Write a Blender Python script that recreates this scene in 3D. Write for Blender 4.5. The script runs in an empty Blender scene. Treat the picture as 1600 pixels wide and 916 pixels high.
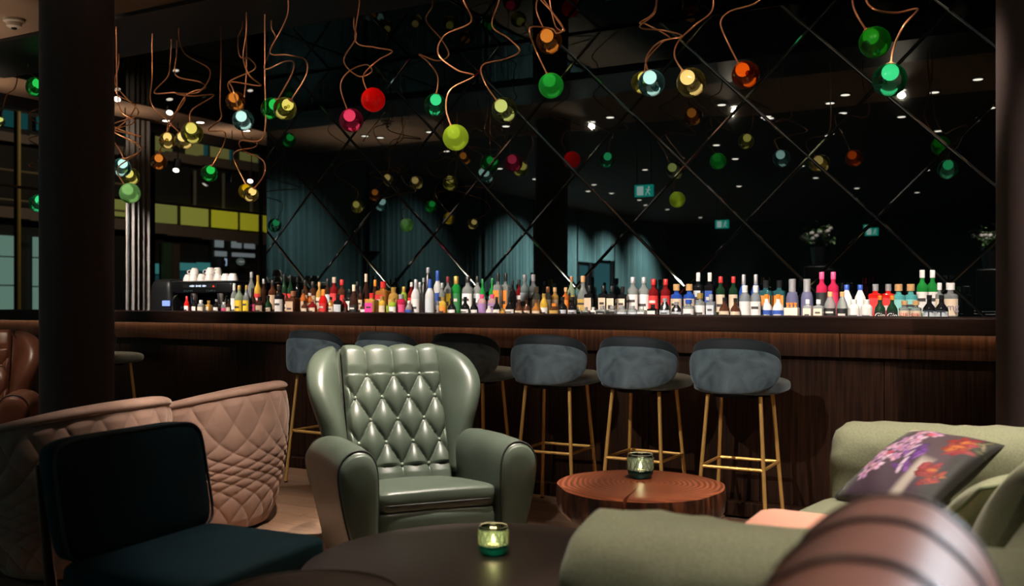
import bpy, bmesh, math, random
from math import sin, cos, pi, sqrt, radians as rad
from mathutils import Vector, Matrix
random.seed(7)
SC = bpy.context.scene
COL = SC.collection
# ---------------------------------------------------------------- camera, world, exposure
# world axes: X runs along the bar, Y runs from the lounge into the bar, Z is up
CAMP = Vector((0.0, -5.236, 1.193)); YAW = rad(28.59); FPX = 1500.0
RX, RY, FX, FY = cos(YAW), sin(YAW), -sin(YAW), cos(YAW)
cam_d = bpy.data.cameras.new('camera'); cam = bpy.data.objects.new('camera', cam_d); COL.objects.link(cam)
cam.location = CAMP; cam.rotation_euler = (pi/2, 0, YAW)
cam_d.sensor_width = 36; cam_d.lens = FPX/1600*36; cam_d.shift_y = 10/1600
cam_d.clip_start = 0.05; cam_d.clip_end = 200
cam_d.dof.use_dof = True; cam_d.dof.focus_distance = 5.5; cam_d.dof.aperture_fstop = 2.5
SC.camera = cam
w = bpy.data.worlds.new('night'); SC.world = w; w.use_nodes = True
w.node_tree.nodes['Background'].inputs[0].default_value = (0.004, 0.006, 0.012, 1)
w.node_tree.nodes['Background'].inputs[1].default_value = 0.25
SC.view_settings.view_transform = 'Standard'; SC.view_settings.look = 'None'
SC.view_settings.gamma = 1; SC.view_settings.use_curve_mapping = False
SC.view_settings.exposure = 0.0
SC.cycles.max_bounces = 8; SC.cycles.transparent_max_bounces = 24; SC.cycles.glossy_bounces = 4
SC.cycles.use_denoising = True
SC.cycles.caustics_reflective = False; SC.cycles.caustics_refractive = False
SC.cycles.sample_clamp_indirect = 4.0

def cw(xc, zc, z=0.0):                     # metres right of / ahead of the viewpoint -> world
    return Vector((RX*xc + FX*zc, CAMP.y + RY*xc + FY*zc, z))
def ray(x, y):
    t = (x-800)/FPX; return Vector((RX*t+FX, RY*t+FY, (468-y)/FPX))
def at_depth(x, y, Z): return CAMP + ray(x, y)*Z
def on_y(x, y, Y): d = ray(x, y); return CAMP + d*((Y-CAMP.y)/d.y)
def on_x(x, y, X): d = ray(x, y); return CAMP + d*((X-CAMP.x)/d.x)
def facing(a): return YAW + rad(a)

# ---------------------------------------------------------------- lamps of the room and added helper spots: fittings come later at the same places
CEIL = 3.3
SPOTS = []                                  # (location, target, watts, cone degrees, blend, colour, radius)
WARM = (1.0, 0.80, 0.60); NEUT = (1.0, 0.90, 0.80); COOL = (0.86, 0.93, 1.0)
def spot_plan(loc, tgt, watts, cone, blend=0.5, colr=WARM, r=0.03):
    SPOTS.append((Vector(loc), Vector(tgt), watts, cone, blend, colr, r))
# over the green armchair
spot_plan(cw(-0.08, 3.85, 3.24), cw(-0.45, 4.22, 0.4), 265, 36, 0.6, (1.0, 0.88, 0.76), 0.04)
# towards the bar and the stools
spot_plan((-3.7, -3.9, 3.24), (-4.05, 0.0, 0.55), 80, 24, 0.6, NEUT, 0.03)
spot_plan((-2.3, -3.9, 3.24), (-1.60, 0.0, 0.58), 105, 30, 0.8, NEUT, 0.03)
# wooden side table and sofa
spot_plan(cw(0.75, 3.3, 3.24), cw(0.5, 3.95, 0.45), 62, 30, 0.7, WARM, 0.04)
spot_plan(cw(1.5, 2.6, 3.24), cw(1.45, 3.3, 0.6), 150, 44, 0.7, (1.0, 0.90, 0.76), 0.05)
spot_plan(cw(0.2, 1.6, 3.24), cw(0.45, 2.1, 0.7), 62, 34, 0.7, (1.0, 0.90, 0.76), 0.05)
# quilted chairs
spot_plan(cw(-0.35, 3.3, 3.24), cw(-1.38, 4.75, 0.40), 125, 30, 0.6, (1.0, 0.80, 0.64), 0.03)
# brown armchair behind, dark chair, front chair
spot_plan(cw(-3.1, 5.2, 3.24), cw(-3.35, 5.95, 0.6), 48, 34, 0.6, WARM, 0.03)
spot_plan((2.3, -1.13, 3.24), cw(0.62, 1.0, 0.95), 950, 12, 0.8, (0.80, 0.91, 1.0), 0.08)  # added narrow bluish spot, only for the highlight on the rolled back
spot_plan(cw(-0.6, 1.2, 3.24), cw(0.5, 1.0, 0.9), 30, 24, 0.7, WARM, 0.06)
spot_plan(cw(-0.2, 2.5, 3.24), cw(-0.15, 3.0, 0.4), 34, 40, 0.7, WARM, 0.05)
# over the bottles
for bx in (-6.7, -5.6, -4.3, -3.0, -1.7, -0.5):
    spot_plan((bx, -1.55, 3.24), (bx, 0.74, 1.15), 142, 34, 0.7, (1.0, 0.90, 0.80), 0.03)
# added spots that brighten the pendants and their copper cords
for bx in (-6.4, -4.6, -2.9, -1.2):
    spot_plan((bx, -1.7, 3.24), (bx+0.1, 0.1, 2.55), 36, 60, 0.8, WARM, 0.03)
spot_plan((-8.75, 1.0, 3.24), (-9.12, 2.45, 1.5), 120, 34, 0.8, NEUT, 0.03)
# grazing the teal curtain
for cy, cp in ((-1.6, 70), (-4.6, 50), (-8.2, 240), (-9.6, 420), (-11.2, 480), (-13.0, 480), (-15.6, 420)):
    spot_plan((-7.5, cy, 3.24), (-9.25, cy, 0.85), cp, 88, 1.0, (0.95, 1.0, 0.98), 0.03)
# dark teal chair
spot_plan(cw(-1.0, 3.75, 3.24), cw(-0.80, 3.05, 0.42), 19, 20, 0.7, COOL, 0.03)
spot_plan(cw(-0.95, 3.85, 3.24), cw(-1.7, 4.3, 0.6), 45, 24, 0.7, (1.0, 0.80, 0.64), 0.03)
spot_plan((1.2, -2.1, 3.24), (0.1, -0.43, 1.0), 110, 44, 1.0, (1.0, 0.85, 0.78), 0.04)
# added spots that brighten the plants for their mirror image
for qx, qy in ((-3.3, -9.2), (-0.6, -11.0)):
    spot_plan((qx, qy+0.5, 3.24), (qx, qy, 2.1), 130, 34, 0.7, NEUT, 0.03)
# added uplights that brighten the ceiling strip by the window
for uy in (0.4, 2.0, 3.6):
    spot_plan((-8.85, uy, 2.8), (-8.85, uy+0.25, 3.6), 2.2, 160, 1.0, WARM, 0.05)

# ---------------------------------------------------------------- mesh helpers
class MB:
    def __init__(s): s.v = []; s.f = []
    def add(s, verts, faces, M=None):
        n = len(s.v)
        s.v += [tuple(M @ Vector(p)) if M is not None else tuple(p) for p in verts]
        s.f += [tuple(i+n for i in f) for f in faces]
        return s
    def box(s, c, d, M=None):
        x, y, z = d[0]/2, d[1]/2, d[2]/2
        vs = [(c[0]+a*x, c[1]+b*y, c[2]+e*z) for a in (-1, 1) for b in (-1, 1) for e in (-1, 1)]
        return s.add(vs, [(0,1,3,2),(4,6,7,5),(0,4,5,1),(2,3,7,6),(0,2,6,4),(1,5,7,3)], M)
    def lathe(s, prof, n=24, M=None, sq=0.0):
        vs = []; fs = []; m = len(prof)
        for r, z in prof:
            for k in range(n):
                a = 2*pi*k/n
                g = 1.0
                if sq: g = (abs(cos(a))**sq + abs(sin(a))**sq)**(-1/sq)
                vs.append((r*g*cos(a), r*g*sin(a), z))
        for i in range(m-1):
            for k in range(n):
                fs.append((i*n+k, i*n+(k+1) % n, (i+1)*n+(k+1) % n, (i+1)*n+k))
        fs.append(tuple(range(n))[::-1]); fs.append(tuple((m-1)*n+k for k in range(n)))
        return s.add(vs, fs, M)
    def tube(s, pts, r, n=8, M=None, closed=False):
        pts = [Vector(p) for p in pts]; N = len(pts); vs = []; fs = []
        up = None
        for i in range(N):
            a = pts[(i-1) % N] if (closed or i) else pts[0]
            b = pts[(i+1) % N] if (closed or i < N-1) else pts[-1]
            t = (b-a).normalized()
            if up is None: up = Vector((0,0,1)) if abs(t.z) < 0.9 else Vector((1,0,0))
            e1 = (up - t*up.dot(t))
            e1 = e1.normalized() if e1.length > 1e-6 else t.orthogonal().normalized()
            e2 = t.cross(e1); up = e1
            rr = r[i] if isinstance(r, (list, tuple)) else r
            for k in range(n):
                q = 2*pi*k/n; vs.append(tuple(pts[i]+e1*(rr*cos(q))+e2*(rr*sin(q))))
        for i in range(N if closed else N-1):
            j = (i+1) % N
            for k in range(n): fs.append((i*n+k, i*n+(k+1) % n, j*n+(k+1) % n, j*n+k))
        if not closed: fs += [tuple(range(n))[::-1], tuple((N-1)*n+k for k in range(n))]
        return s.add(vs, fs, M)
    def loft(s, rings, M=None, caps=True):
        n = len(rings[0]); vs = [p for r in rings for p in r]; fs = []
        for i in range(len(rings)-1):
            for k in range(n): fs.append((i*n+k, i*n+(k+1) % n, (i+1)*n+(k+1) % n, (i+1)*n+k))
        if caps: fs += [tuple(range(n))[::-1], tuple((len(rings)-1)*n+k for k in range(n))]
        return s.add(vs, fs, M)
    def grid(s, fn, nu, nv, cu=False, M=None):
        vs = [fn(i/(nu if cu else nu-1), j/(nv-1)) for j in range(nv) for i in range(nu)]; fs = []
        for j in range(nv-1):
            for i in range(nu if cu else nu-1):
                k = (i+1) % nu; fs.append((j*nu+i, j*nu+k, (j+1)*nu+k, (j+1)*nu+i))
        return s.add(vs, fs, M)
    def sphere(s, c, r, n=20, m=12, M=None):
        rr = (r, r, r) if not isinstance(r, (tuple, list)) else r
        vs = []; fs = []
        for j in range(1, m):
            b = pi*j/m
            for k in range(n):
                a = 2*pi*k/n; vs.append((c[0]+rr[0]*sin(b)*cos(a), c[1]+rr[1]*sin(b)*sin(a), c[2]+rr[2]*cos(b)))
        for j in range(m-2):
            for k in range(n): fs.append((j*n+k, (j+1)*n+k, (j+1)*n+(k+1) % n, j*n+(k+1) % n))
        t = len(vs); vs += [(c[0], c[1], c[2]+rr[2]), (c[0], c[1], c[2]-rr[2])]
        for k in range(n): fs += [(t, k, (k+1) % n), (t+1, (m-2)*n+(k+1) % n, (m-2)*n+k)]
        return s.add(vs, fs, M)
    def pillow(s, c, h, e1=0.35, e2=0.35, n=48, m=24, fn=None, M=None):
        # superellipsoid: e1 rounds the profile (z), e2 rounds the outline (xy)
        def p(v, e): return math.copysign(abs(v)**e, v)
        vs = []; fs = []
        for j in range(1, m):
            b = -pi/2 + pi*j/m
            for k in range(n):
                a = 2*pi*k/n
                q = (h[0]*p(cos(b), e1)*p(cos(a), e2), h[1]*p(cos(b), e1)*p(sin(a), e2), h[2]*p(sin(b), e1))
                vs.append(q)
        t = len(vs); vs += [(0, 0, -h[2]), (0, 0, h[2])]
        for j in range(m-2):
            for k in range(n): fs.append((j*n+k, j*n+(k+1) % n, (j+1)*n+(k+1) % n, (j+1)*n+k))
        for k in range(n): fs += [(t, (k+1) % n, k), (t+1, (m-2)*n+k, (m-2)*n+(k+1) % n)]
        if fn: vs = [fn(*q) for q in vs]
        vs = [(q[0]+c[0], q[1]+c[1], q[2]+c[2]) for q in vs]
        return s.add(vs, fs, M)
    def build(s, name, mat, parent=None, smooth=True, angle=40, loc=None, rotz=0):
        me = bpy.data.meshes.new(name); me.from_pydata(s.v, [], s.f); me.update()
        bm = bmesh.new(); bm.from_mesh(me); bmesh.ops.recalc_face_normals(bm, faces=bm.faces); bm.to_mesh(me); bm.free()
        if smooth:
            me.shade_smooth()
            if angle < 180: me.set_sharp_from_angle(angle=rad(angle))
        if mat is not None: me.materials.append(mat)
        o = bpy.data.objects.new(name, me); COL.objects.link(o)
        if parent is not None: o.parent = parent
        if loc is not None: o.location = loc
        if rotz: o.rotation_euler = (0, 0, rotz)
        return o
def rbox(c, d, bev, seg=3, M=None):
    bm = bmesh.new(); bmesh.ops.create_cube(bm, size=1)
    bmesh.ops.scale(bm, vec=d, verts=bm.verts)
    bmesh.ops.bevel(bm, geom=list(bm.edges)+list(bm.verts), offset=bev, segments=seg, affect='EDGES', profile=0.5)
    bm.verts.index_update()
    b = MB().add([(v.co.x+c[0], v.co.y+c[1], v.co.z+c[2]) for v in bm.verts], [tuple(v.index for v in f.verts) for f in bm.faces], M)
    bm.free(); return b
def catmull(pts, k=6, closed=False):
    P = [Vector(p) for p in pts]; N = len(P); out = []
    for i in range(N if closed else N-1):
        g = lambda j: P[j % N] if closed else P[max(0, min(N-1, j))]
        a, b, c, d = g(i-1), g(i), g(i+1), g(i+2)
        for q in range(k):
            t = q/k
            out.append(0.5*((2*b)+(c-a)*t+(2*a-5*b+4*c-d)*t*t+(3*b-a-3*c+d)*t**3))
    if not closed: out.append(P[-1])
    return out
def tag(o, label, cat, group=None, kind=None):
    if label: o['label'] = label
    if cat: o['category'] = cat
    if group: o['group'] = group
    if kind: o['kind'] = kind
    return o
def empty(name, loc, rotz=0, label=None, cat=None, group=None):
    o = bpy.data.objects.new(name, None); COL.objects.link(o); o.empty_display_size = 0.1
    o.location = loc; o.rotation_euler = (0, 0, rotz); return tag(o, label, cat, group)
def dup(root, loc, rotz, label, group=None):
    def cp(o, par):
        c = o.copy(); COL.objects.link(c)
        if par is not None: c.parent = par
        for ch in list(o.children): cp(ch, c)
        return c
    r = cp(root, None); r.location = loc; r.rotation_euler = (0, 0, rotz); r['label'] = label
    if group: r['group'] = group
    return r
def struct(o, label=None): o['kind'] = 'structure'; return o

# ---------------------------------------------------------------- materials
MATS = {}
def nodes(name):
    m = bpy.data.materials.new(name); m.use_nodes = True; nt = m.node_tree
    return m, nt, nt.nodes, nt.links, nt.nodes['Principled BSDF'], nt.nodes['Material Output']
def P(name, c, rough=0.5, metal=0.0, c2=None, nscale=8, stretch=(1,1,1), bump=0.0, bscale=80, sheen=0.0, sheenc=(1,1,1), coat=0.0, detail=4, spec=0.5, ramp=(0.35, 0.65), distort=0.0):
    if name in MATS: return MATS[name]
    m, nt, N, L, b, out = nodes(name)
    b.inputs['Base Color'].default_value = (*c, 1); b.inputs['Roughness'].default_value = rough
    b.inputs['Metallic'].default_value = metal; b.inputs['Specular IOR Level'].default_value = spec
    if sheen:
        b.inputs['Sheen Weight'].default_value = sheen; b.inputs['Sheen Tint'].default_value = (*sheenc, 1); b.inputs['Sheen Roughness'].default_value = 0.4
    if coat: b.inputs['Coat Weight'].default_value = coat; b.inputs['Coat Roughness'].default_value = 0.1
    if c2 or bump:
        tc = N.new('ShaderNodeTexCoord'); mp = N.new('ShaderNodeMapping'); mp.inputs['Scale'].default_value = stretch
        L.new(tc.outputs['Object'], mp.inputs['Vector'])
    if c2:
        n = N.new('ShaderNodeTexNoise'); n.inputs['Scale'].default_value = nscale; n.inputs['Detail'].default_value = detail; n.inputs['Distortion'].default_value = distort
        r = N.new('ShaderNodeValToRGB'); r.color_ramp.elements[0].color = (*c, 1); r.color_ramp.elements[1].color = (*c2, 1)
        r.color_ramp.elements[0].position, r.color_ramp.elements[1].position = ramp
        L.new(mp.outputs[0], n.inputs['Vector']); L.new(n.outputs['Fac'], r.inputs[0]); L.new(r.outputs[0], b.inputs['Base Color'])
    if bump:
        n2 = N.new('ShaderNodeTexNoise'); n2.inputs['Scale'].default_value = bscale; n2.inputs['Detail'].default_value = 3
        bp = N.new('ShaderNodeBump'); bp.inputs['Strength'].default_value = bump; bp.inputs['Distance'].default_value = 0.004
        L.new(mp.outputs[0], n2.inputs['Vector']); L.new(n2.outputs['Fac'], bp.inputs['Height']); L.new(bp.outputs[0], b.inputs['Normal'])
    MATS[name] = m; return m
def emit(name, c, s):
    if name in MATS: return MATS[name]
    m, nt, N, L, b, out = nodes(name); N.remove(b)
    e = N.new('ShaderNodeEmission'); e.inputs[0].default_value = (*c, 1); e.inputs[1].default_value = s
    L.new(e.outputs[0], out.inputs[0]); MATS[name] = m; return m
def thin_glass(name, tint, body=(0.5,0.5,0.5), milky=0.0, gloss=1.0, rough=0.02, translucent=False, ior=1.45):
    """thin-walled glass: tinted see-through, a milky share, and Fresnel reflections"""
    if name in MATS: return MATS[name]
    m, nt, N, L, b, out = nodes(name); N.remove(b)
    t = N.new('ShaderNodeBsdfTransparent'); t.inputs[0].default_value = (*tint, 1); sh = t.outputs[0]
    if milky > 0:
        d = N.new('ShaderNodeBsdfTranslucent' if translucent else 'ShaderNodeBsdfDiffuse'); d.inputs[0].default_value = (*body, 1)
        x = N.new('ShaderNodeMixShader'); x.inputs[0].default_value = milky; L.new(sh, x.inputs[1]); L.new(d.outputs[0], x.inputs[2]); sh = x.outputs[0]
    g = N.new('ShaderNodeBsdfGlossy'); g.inputs['Roughness'].default_value = rough; g.inputs[0].default_value = (gloss, gloss, gloss, 1)
    f = N.new('ShaderNodeFresnel'); f.inputs['IOR'].default_value = ior
    y = N.new('ShaderNodeMixShader'); L.new(f.outputs[0], y.inputs[0]); L.new(sh, y.inputs[1]); L.new(g.outputs[0], y.inputs[2]); L.new(y.outputs[0], out.inputs[0])
    MATS[name] = m; return m
def globe_glass(name, tint, body, milky, rim):
    """blown glass globe: tinted see-through in the middle, thicker and lit from within towards its rim"""
    m, nt, N, L, b, out = nodes(name); N.remove(b)
    lw = N.new('ShaderNodeLayerWeight'); lw.inputs[0].default_value = 0.5
    pw = N.new('ShaderNodeMath'); pw.operation = 'POWER'; L.new(lw.outputs['Facing'], pw.inputs[0]); pw.inputs[1].default_value = 2.6
    ma = N.new('ShaderNodeMath'); ma.operation = 'MULTIPLY_ADD'; L.new(pw.outputs[0], ma.inputs[0]); ma.inputs[1].default_value = rim; ma.inputs[2].default_value = milky; ma.use_clamp = True
    t = N.new('ShaderNodeBsdfTransparent'); t.inputs[0].default_value = (*tint, 1)
    d = N.new('ShaderNodeBsdfTranslucent'); d.inputs[0].default_value = (*body, 1)
    x = N.new('ShaderNodeMixShader'); L.new(ma.outputs[0], x.inputs[0]); L.new(t.outputs[0], x.inputs[1]); L.new(d.outputs[0], x.inputs[2])
    g = N.new('ShaderNodeBsdfGlossy'); g.inputs['Roughness'].default_value = 0.015; f = N.new('ShaderNodeFresnel'); f.inputs['IOR'].default_value = 1.5
    y = N.new('ShaderNodeMixShader'); L.new(f.outputs[0], y.inputs[0]); L.new(x.outputs[0], y.inputs[1]); L.new(g.outputs[0], y.inputs[2]); L.new(y.outputs[0], out.inputs[0])
    return m
def dark_mirror(name, base, refl, rough=0.015):
    if name in MATS: return MATS[name]
    m, nt, N, L, b, out = nodes(name); N.remove(b)
    d = N.new('ShaderNodeBsdfDiffuse'); d.inputs[0].default_value = (*base, 1)
    g = N.new('ShaderNodeBsdfGlossy'); g.inputs['Roughness'].default_value = rough; g.inputs[0].default_value = (*refl, 1)
    a = N.new('ShaderNodeAddShader'); L.new(d.outputs[0], a.inputs[0]); L.new(g.outputs[0], a.inputs[1]); L.new(a.outputs[0], out.inputs[0])
    MATS[name] = m; return m

M_LEATHER_G = P('green_leather', (0.050, 0.066, 0.048), 0.40, c2=(0.062, 0.080, 0.060), nscale=5, bump=0.12, bscale=130)
M_LEATHER_B = P('brown_leather', (0.100, 0.035, 0.020), 0.36, c2=(0.132, 0.048, 0.029), nscale=5, bump=0.12, bscale=130)
M_SEAM = P('dark_seam', (0.010, 0.012, 0.010), 0.6)
M_SEAM_B = P('dark_brown_seam', (0.020, 0.008, 0.006), 0.6)
M_BUTTON = P('leather_button', (0.16, 0.19, 0.14), 0.3)
M_BUTTON_B = P('brown_leather_button', (0.14, 0.06, 0.04), 0.3)
M_DARKWOOD = P('dark_wood', (0.018, 0.009, 0.005), 0.45, c2=(0.034, 0.017, 0.009), nscale=6, stretch=(14, 14, 0.7), bump=0.1, bscale=20)
M_BARWOOD = P('bar_wood', (0.011, 0.0045, 0.0025), 0.45, c2=(0.032, 0.0135, 0.007), nscale=5, stretch=(16, 16, 0.6), bump=0.08, bscale=18, spec=0.15)
M_BARTOP = P('bar_top_wood', (0.012, 0.0045, 0.003), 0.45, c2=(0.020, 0.008, 0.005), nscale=5, stretch=(0.6, 14, 14), spec=0.12)
M_BRASS = P('brass', (0.80, 0.48, 0.14), 0.42, 0.55)
M_COPPER = P('copper', (0.66, 0.27, 0.13), 0.32, 0.7)
M_BLACK = P('black_paint', (0.006, 0.006, 0.007), 0.45)
M_BLACKMETAL = P('black_metal', (0.012, 0.012, 0.013), 0.35, 0.6)
M_CHROME = P('chrome', (0.75, 0.75, 0.76), 0.12, 1.0)
M_STEEL = P('steel', (0.42, 0.42, 0.43), 0.25, 1.0)
M_VELVET = P('blue_grey_velvet', (0.036, 0.058, 0.074), 0.75, c2=(0.150, 0.212, 0.245), nscale=6, bump=0.15, bscale=60, sheen=0.5, sheenc=(0.6, 0.8, 0.95), ramp=(0.3, 0.7), distort=1.2)
M_VELVET_SHADED = P('shaded_blue_velvet', (0.010, 0.015, 0.020), 0.75, c2=(0.016, 0.024, 0.030), nscale=7, sheen=0.25, sheenc=(0.6, 0.8, 0.95))  # darker copy of the stool velvet, shade of the rim put into its colour
M_TEALVELVET = P('dark_teal_velvet', (0.003, 0.015, 0.019), 0.75, c2=(0.004, 0.023, 0.028), nscale=6, spec=0.2, sheen=0.10, sheenc=(0.25, 0.6, 0.6))
M_MAUVE = P('mauve_velvet', (0.260, 0.165, 0.130), 0.8, c2=(0.335, 0.220, 0.178), nscale=9, bump=0.12, bscale=120, sheen=0.4, sheenc=(1, 0.85, 0.75))
M_SOFA = P('sage_fabric', (0.205, 0.205, 0.122), 0.85, c2=(0.268, 0.266, 0.168), nscale=160, bump=0.3, bscale=320, sheen=0.2)
M_THROW = P('salmon_throw', (0.75, 0.36, 0.26), 0.85, bump=0.2, bscale=160)
M_TABLE = P('black_brown_table', (0.040, 0.026, 0.022), 0.42, c2=(0.050, 0.033, 0.028), nscale=3, stretch=(1, 8, 1))
M_CEIL = P('beige_ceiling', (0.36, 0.225, 0.145), 0.8, c2=(0.40, 0.25, 0.165), nscale=2)
M_CURTAIN_G = P('grey_curtain', (0.30, 0.28, 0.27), 0.8)
M_CURTAIN_T = P('teal_curtain', (0.075, 0.165, 0.165), 0.85, c2=(0.095, 0.19, 0.19), nscale=3)
M_COLUMN = P('brown_black_column', (0.055, 0.034, 0.030), 0.7, c2=(0.062, 0.038, 0.033), nscale=40, bump=0.1, bscale=200)
M_WHITE = P('white_china', (0.78, 0.72, 0.68), 0.3)
M_CREAM = P('cream_paper', (0.72, 0.62, 0.50), 0.7)
# ================================================================ THE SETTING
XL, XR, YF, YB = -9.3, 3.0, -18.0, 6.0
M_FLOOR = P('oak_floor', (0.16, 0.095, 0.060), 0.5, c2=(0.21, 0.13, 0.085), nscale=4, stretch=(1.2, 14, 1), bump=0.05, bscale=40)
PLANKM = [P('oak_plank_%s' % k, tuple(0.26*f*q for q in (1.0, 0.62, 0.42)), 0.42, c2=tuple(0.34*f*q for q in (1.0, 0.64, 0.44)), nscale=3.5, stretch=(1.0, 13, 1), bump=0.06, bscale=30)
          for k, f in (('pale', 1.12), ('mid', 1.0), ('warm', 0.86), ('deep', 0.74))]
fl = struct(MB().box(((XL+XR)/2, (YF+YB)/2, -0.06), (XR-XL, YB-YF, 0.10)).build('floor', M_FLOOR, smooth=False))
PW, PL = 0.19, 1.9
pm = rbox((0, 0, 0), (PL-0.004, PW-0.004, 0.014), 0.002, 1)
protos = []
for k in range(4): protos.append(pm.build('floor_plank', PLANKM[k], fl, smooth=False))
used = [False]*4
for r in range(19):
    off = (r*0.73) % PL
    for c in range(4):
        X = -7.2 + off + c*PL - PL/2; Y = -0.02 - PW*(r+0.5)
        if X+PL/2 < -6.9 or X-PL/2 > 0.2: continue
        k = random.randrange(4)
        o = protos[k] if not used[k] else protos[k].copy()
        if used[k]: COL.objects.link(o)
        used[k] = True; o.location = (X, Y, -0.004)
M_WALLDARK = P('dark_wall', (0.010, 0.010, 0.011), 0.6)
struct(MB().box((XR+0.05, (YF+YB)/2, CEIL/2), (0.1, YB-YF, CEIL)).build('wall_right', M_WALLDARK, smooth=False))
struct(MB().box(((XL+XR)/2, YF-0.05, CEIL/2), (XR-XL, 0.1, CEIL)).build('wall_front', M_WALLDARK, smooth=False))
struct(MB().box(((XL+XR)/2, YB+0.05, CEIL/2), (XR-XL, 0.1, CEIL)).build('wall_far', M_WALLDARK, smooth=False))
# ceiling: beige near the bar and along the windows, dark mirrored canopy over the bar
ce = struct(MB().box(((XL+XR)/2, -1.3, CEIL+0.05), (XR-XL, 1.8, 0.1)).box(((XL-8.5)/2, (YB-0.4)/2, CEIL+0.05), (-8.5-XL, YB+0.4, 0.1)).build('ceiling', M_CEIL, smooth=False))
struct(MB().box(((XL+XR)/2, (YF-2.2)/2, CEIL+0.05), (XR-XL, -2.2-YF, 0.1)).build('ceiling_lounge', P('shaded_beige_ceiling', (0.045, 0.030, 0.024), 0.8), smooth=False))  # same beige ceiling, its lack of light put into a darker colour
M_CANOPY = dark_mirror('canopy_mirror', (0.002, 0.002, 0.002), (0.11, 0.115, 0.11), 0.02)
cn = struct(MB().box(((XR-8.5)/2, 0.0, CEIL+0.03), (XR+8.5, 0.8, 0.12)).box(((XR-8.5)/2, (YB+0.4)/2, CEIL+0.07), (XR+8.5, YB-0.4, 0.06)).build('ceiling_canopy', M_BLACK, smooth=False))
for i in range(7):
    for j in range(2):
        x0 = -8.48+i*1.62; y0 = 0.42+j*1.9
        rbox((x0+0.80, y0+0.94, CEIL+0.02), (1.59, 1.87, 0.03), 0.006, 1).build('mirror_panel', M_CANOPY, cn, smooth=False)
# mirror wall behind the bar, laid in diamonds
MY, MX0, MX1, MZ0 = 1.70, -6.46, 1.0, 0.0
wb = struct(MB().box(((MX0+XR)/2, MY+0.09, CEIL/2), (XR-MX0, 0.14, CEIL)).build('wall_back', M_BLACK, smooth=False))
M_MIRROR = dark_mirror('smoked_mirror', (0.0010, 0.0020, 0.0022), (0.17, 0.185, 0.185), 0.012)
M_BEVEL = dark_mirror('smoked_mirror_bevel', (0.003, 0.004, 0.004), (0.22, 0.23, 0.22), 0.05)
def clip(poly, ax, val, keep_less):
    out = []
    for i in range(len(poly)):
        a, b = poly[i], poly[(i+1) % len(poly)]
        ia = (a[ax] <= val) == keep_less or a[ax] == val; ib = (b[ax] <= val) == keep_less or b[ax] == val
        if ia: out.append(a)
        if ia != ib:
            t = (val-a[ax])/(b[ax]-a[ax]); out.append((a[0]+(b[0]-a[0])*t, a[1]+(b[1]-a[1])*t))
    return out
TP = 0.90
tr = random.Random(3)
for j in range(0, 10):
    for i in range(-1, 11):
        cx = MX0+0.11+i*TP+(j % 2)*TP/2; cz = 0.62+j*TP/2-TP/4; h = TP/2-0.005
        poly = [(cx-h, cz), (cx, cz-h), (cx+h, cz), (cx, cz+h)]
        for ax, v, kl in ((0, MX0+0.003, False), (0, MX1, True), (1, 0.85, False), (1, CEIL-0.004, True)): poly = clip(poly, ax, v, kl) if poly else poly
        if len(poly) < 3: continue
        mx = sum(p[0] for p in poly)/len(poly); mz = sum(p[1] for p in poly)/len(poly)
        n = len(poly); bv = 0.009
        inner = []
        for q in poly:
            d = Vector((q[0]-mx, q[1]-mz)); l = d.length
            d *= max(0.2, (l-bv*1.41)/l); inner.append((mx+d.x, mz+d.y))
        vs = [(p[0]-mx, 0.012, p[1]-mz) for p in poly]+[(p[0]-mx, 0.004, p[1]-mz) for p in poly]+[(p[0]-mx, 0.0, p[1]-mz) for p in inner]
        fs = [tuple(range(n))]
        for a in range(2):
            for k in range(n): fs.append((a*n+k, a*n+(k+1) % n, (a+1)*n+(k+1) % n, (a+1)*n+k))
        fs.append(tuple(2*n+k for k in range(n)))
        o = MB().add(vs, fs).build('mirror_tile', M_MIRROR, wb, smooth=False, loc=(mx, MY, mz))
        o.data.materials.append(M_BEVEL)
        for p in o.data.polygons:
            nn = p.normal
            if 0.02 < abs(nn.x)+abs(nn.z): p.material_index = 1
        o.rotation_euler = (rad(tr.uniform(-0.25, 0.25)), 0, rad(tr.uniform(-0.25, 0.25)))
# window wall: frames, glass, transoms
M_FRAME = P('black_frame', (0.008, 0.008, 0.009), 0.4)
M_TRANSOM = P('bronze_transom', (0.10, 0.075, 0.06), 0.45)
M_GLASS = thin_glass('window_glass', (0.92, 0.95, 0.94), gloss=0.9, ior=1.35)
wl = struct(MB().box((XL-0.05, (YF-0.6)/2-0.0, CEIL/2), (0.1, -0.6-YF, CEIL)).box((XL-0.02, (YB-0.6)/2, CEIL-0.06), (0.12, YB+0.6, 0.12)).box((XL-0.02, (YB-0.6)/2, 0.1), (0.12, YB+0.6, 0.2)).build('wall_left', M_FRAME, smooth=False))
mull = [-0.55, 2.14, 2.72, 5.9]
for k in range(3):
    y0, y1 = mull[k], mull[k+1]
    wn = struct(MB().box((XL, (y0+y1)/2, 1.69), (0.012, y1-y0, 2.98)).build('window_%d' % (k+1), M_GLASS, smooth=False))
    MB().box((XL+0.03, (y0+y1)/2, 2.36), (0.05, y1-y0, 0.025)).build('transom', M_TRANSOM, wn, smooth=False)
    for yy in (y0, y1):
        MB().box((XL+0.02, yy, 1.69), (0.14, 0.11, 2.98)).build('mullion', M_FRAME, wn, smooth=False)
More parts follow.
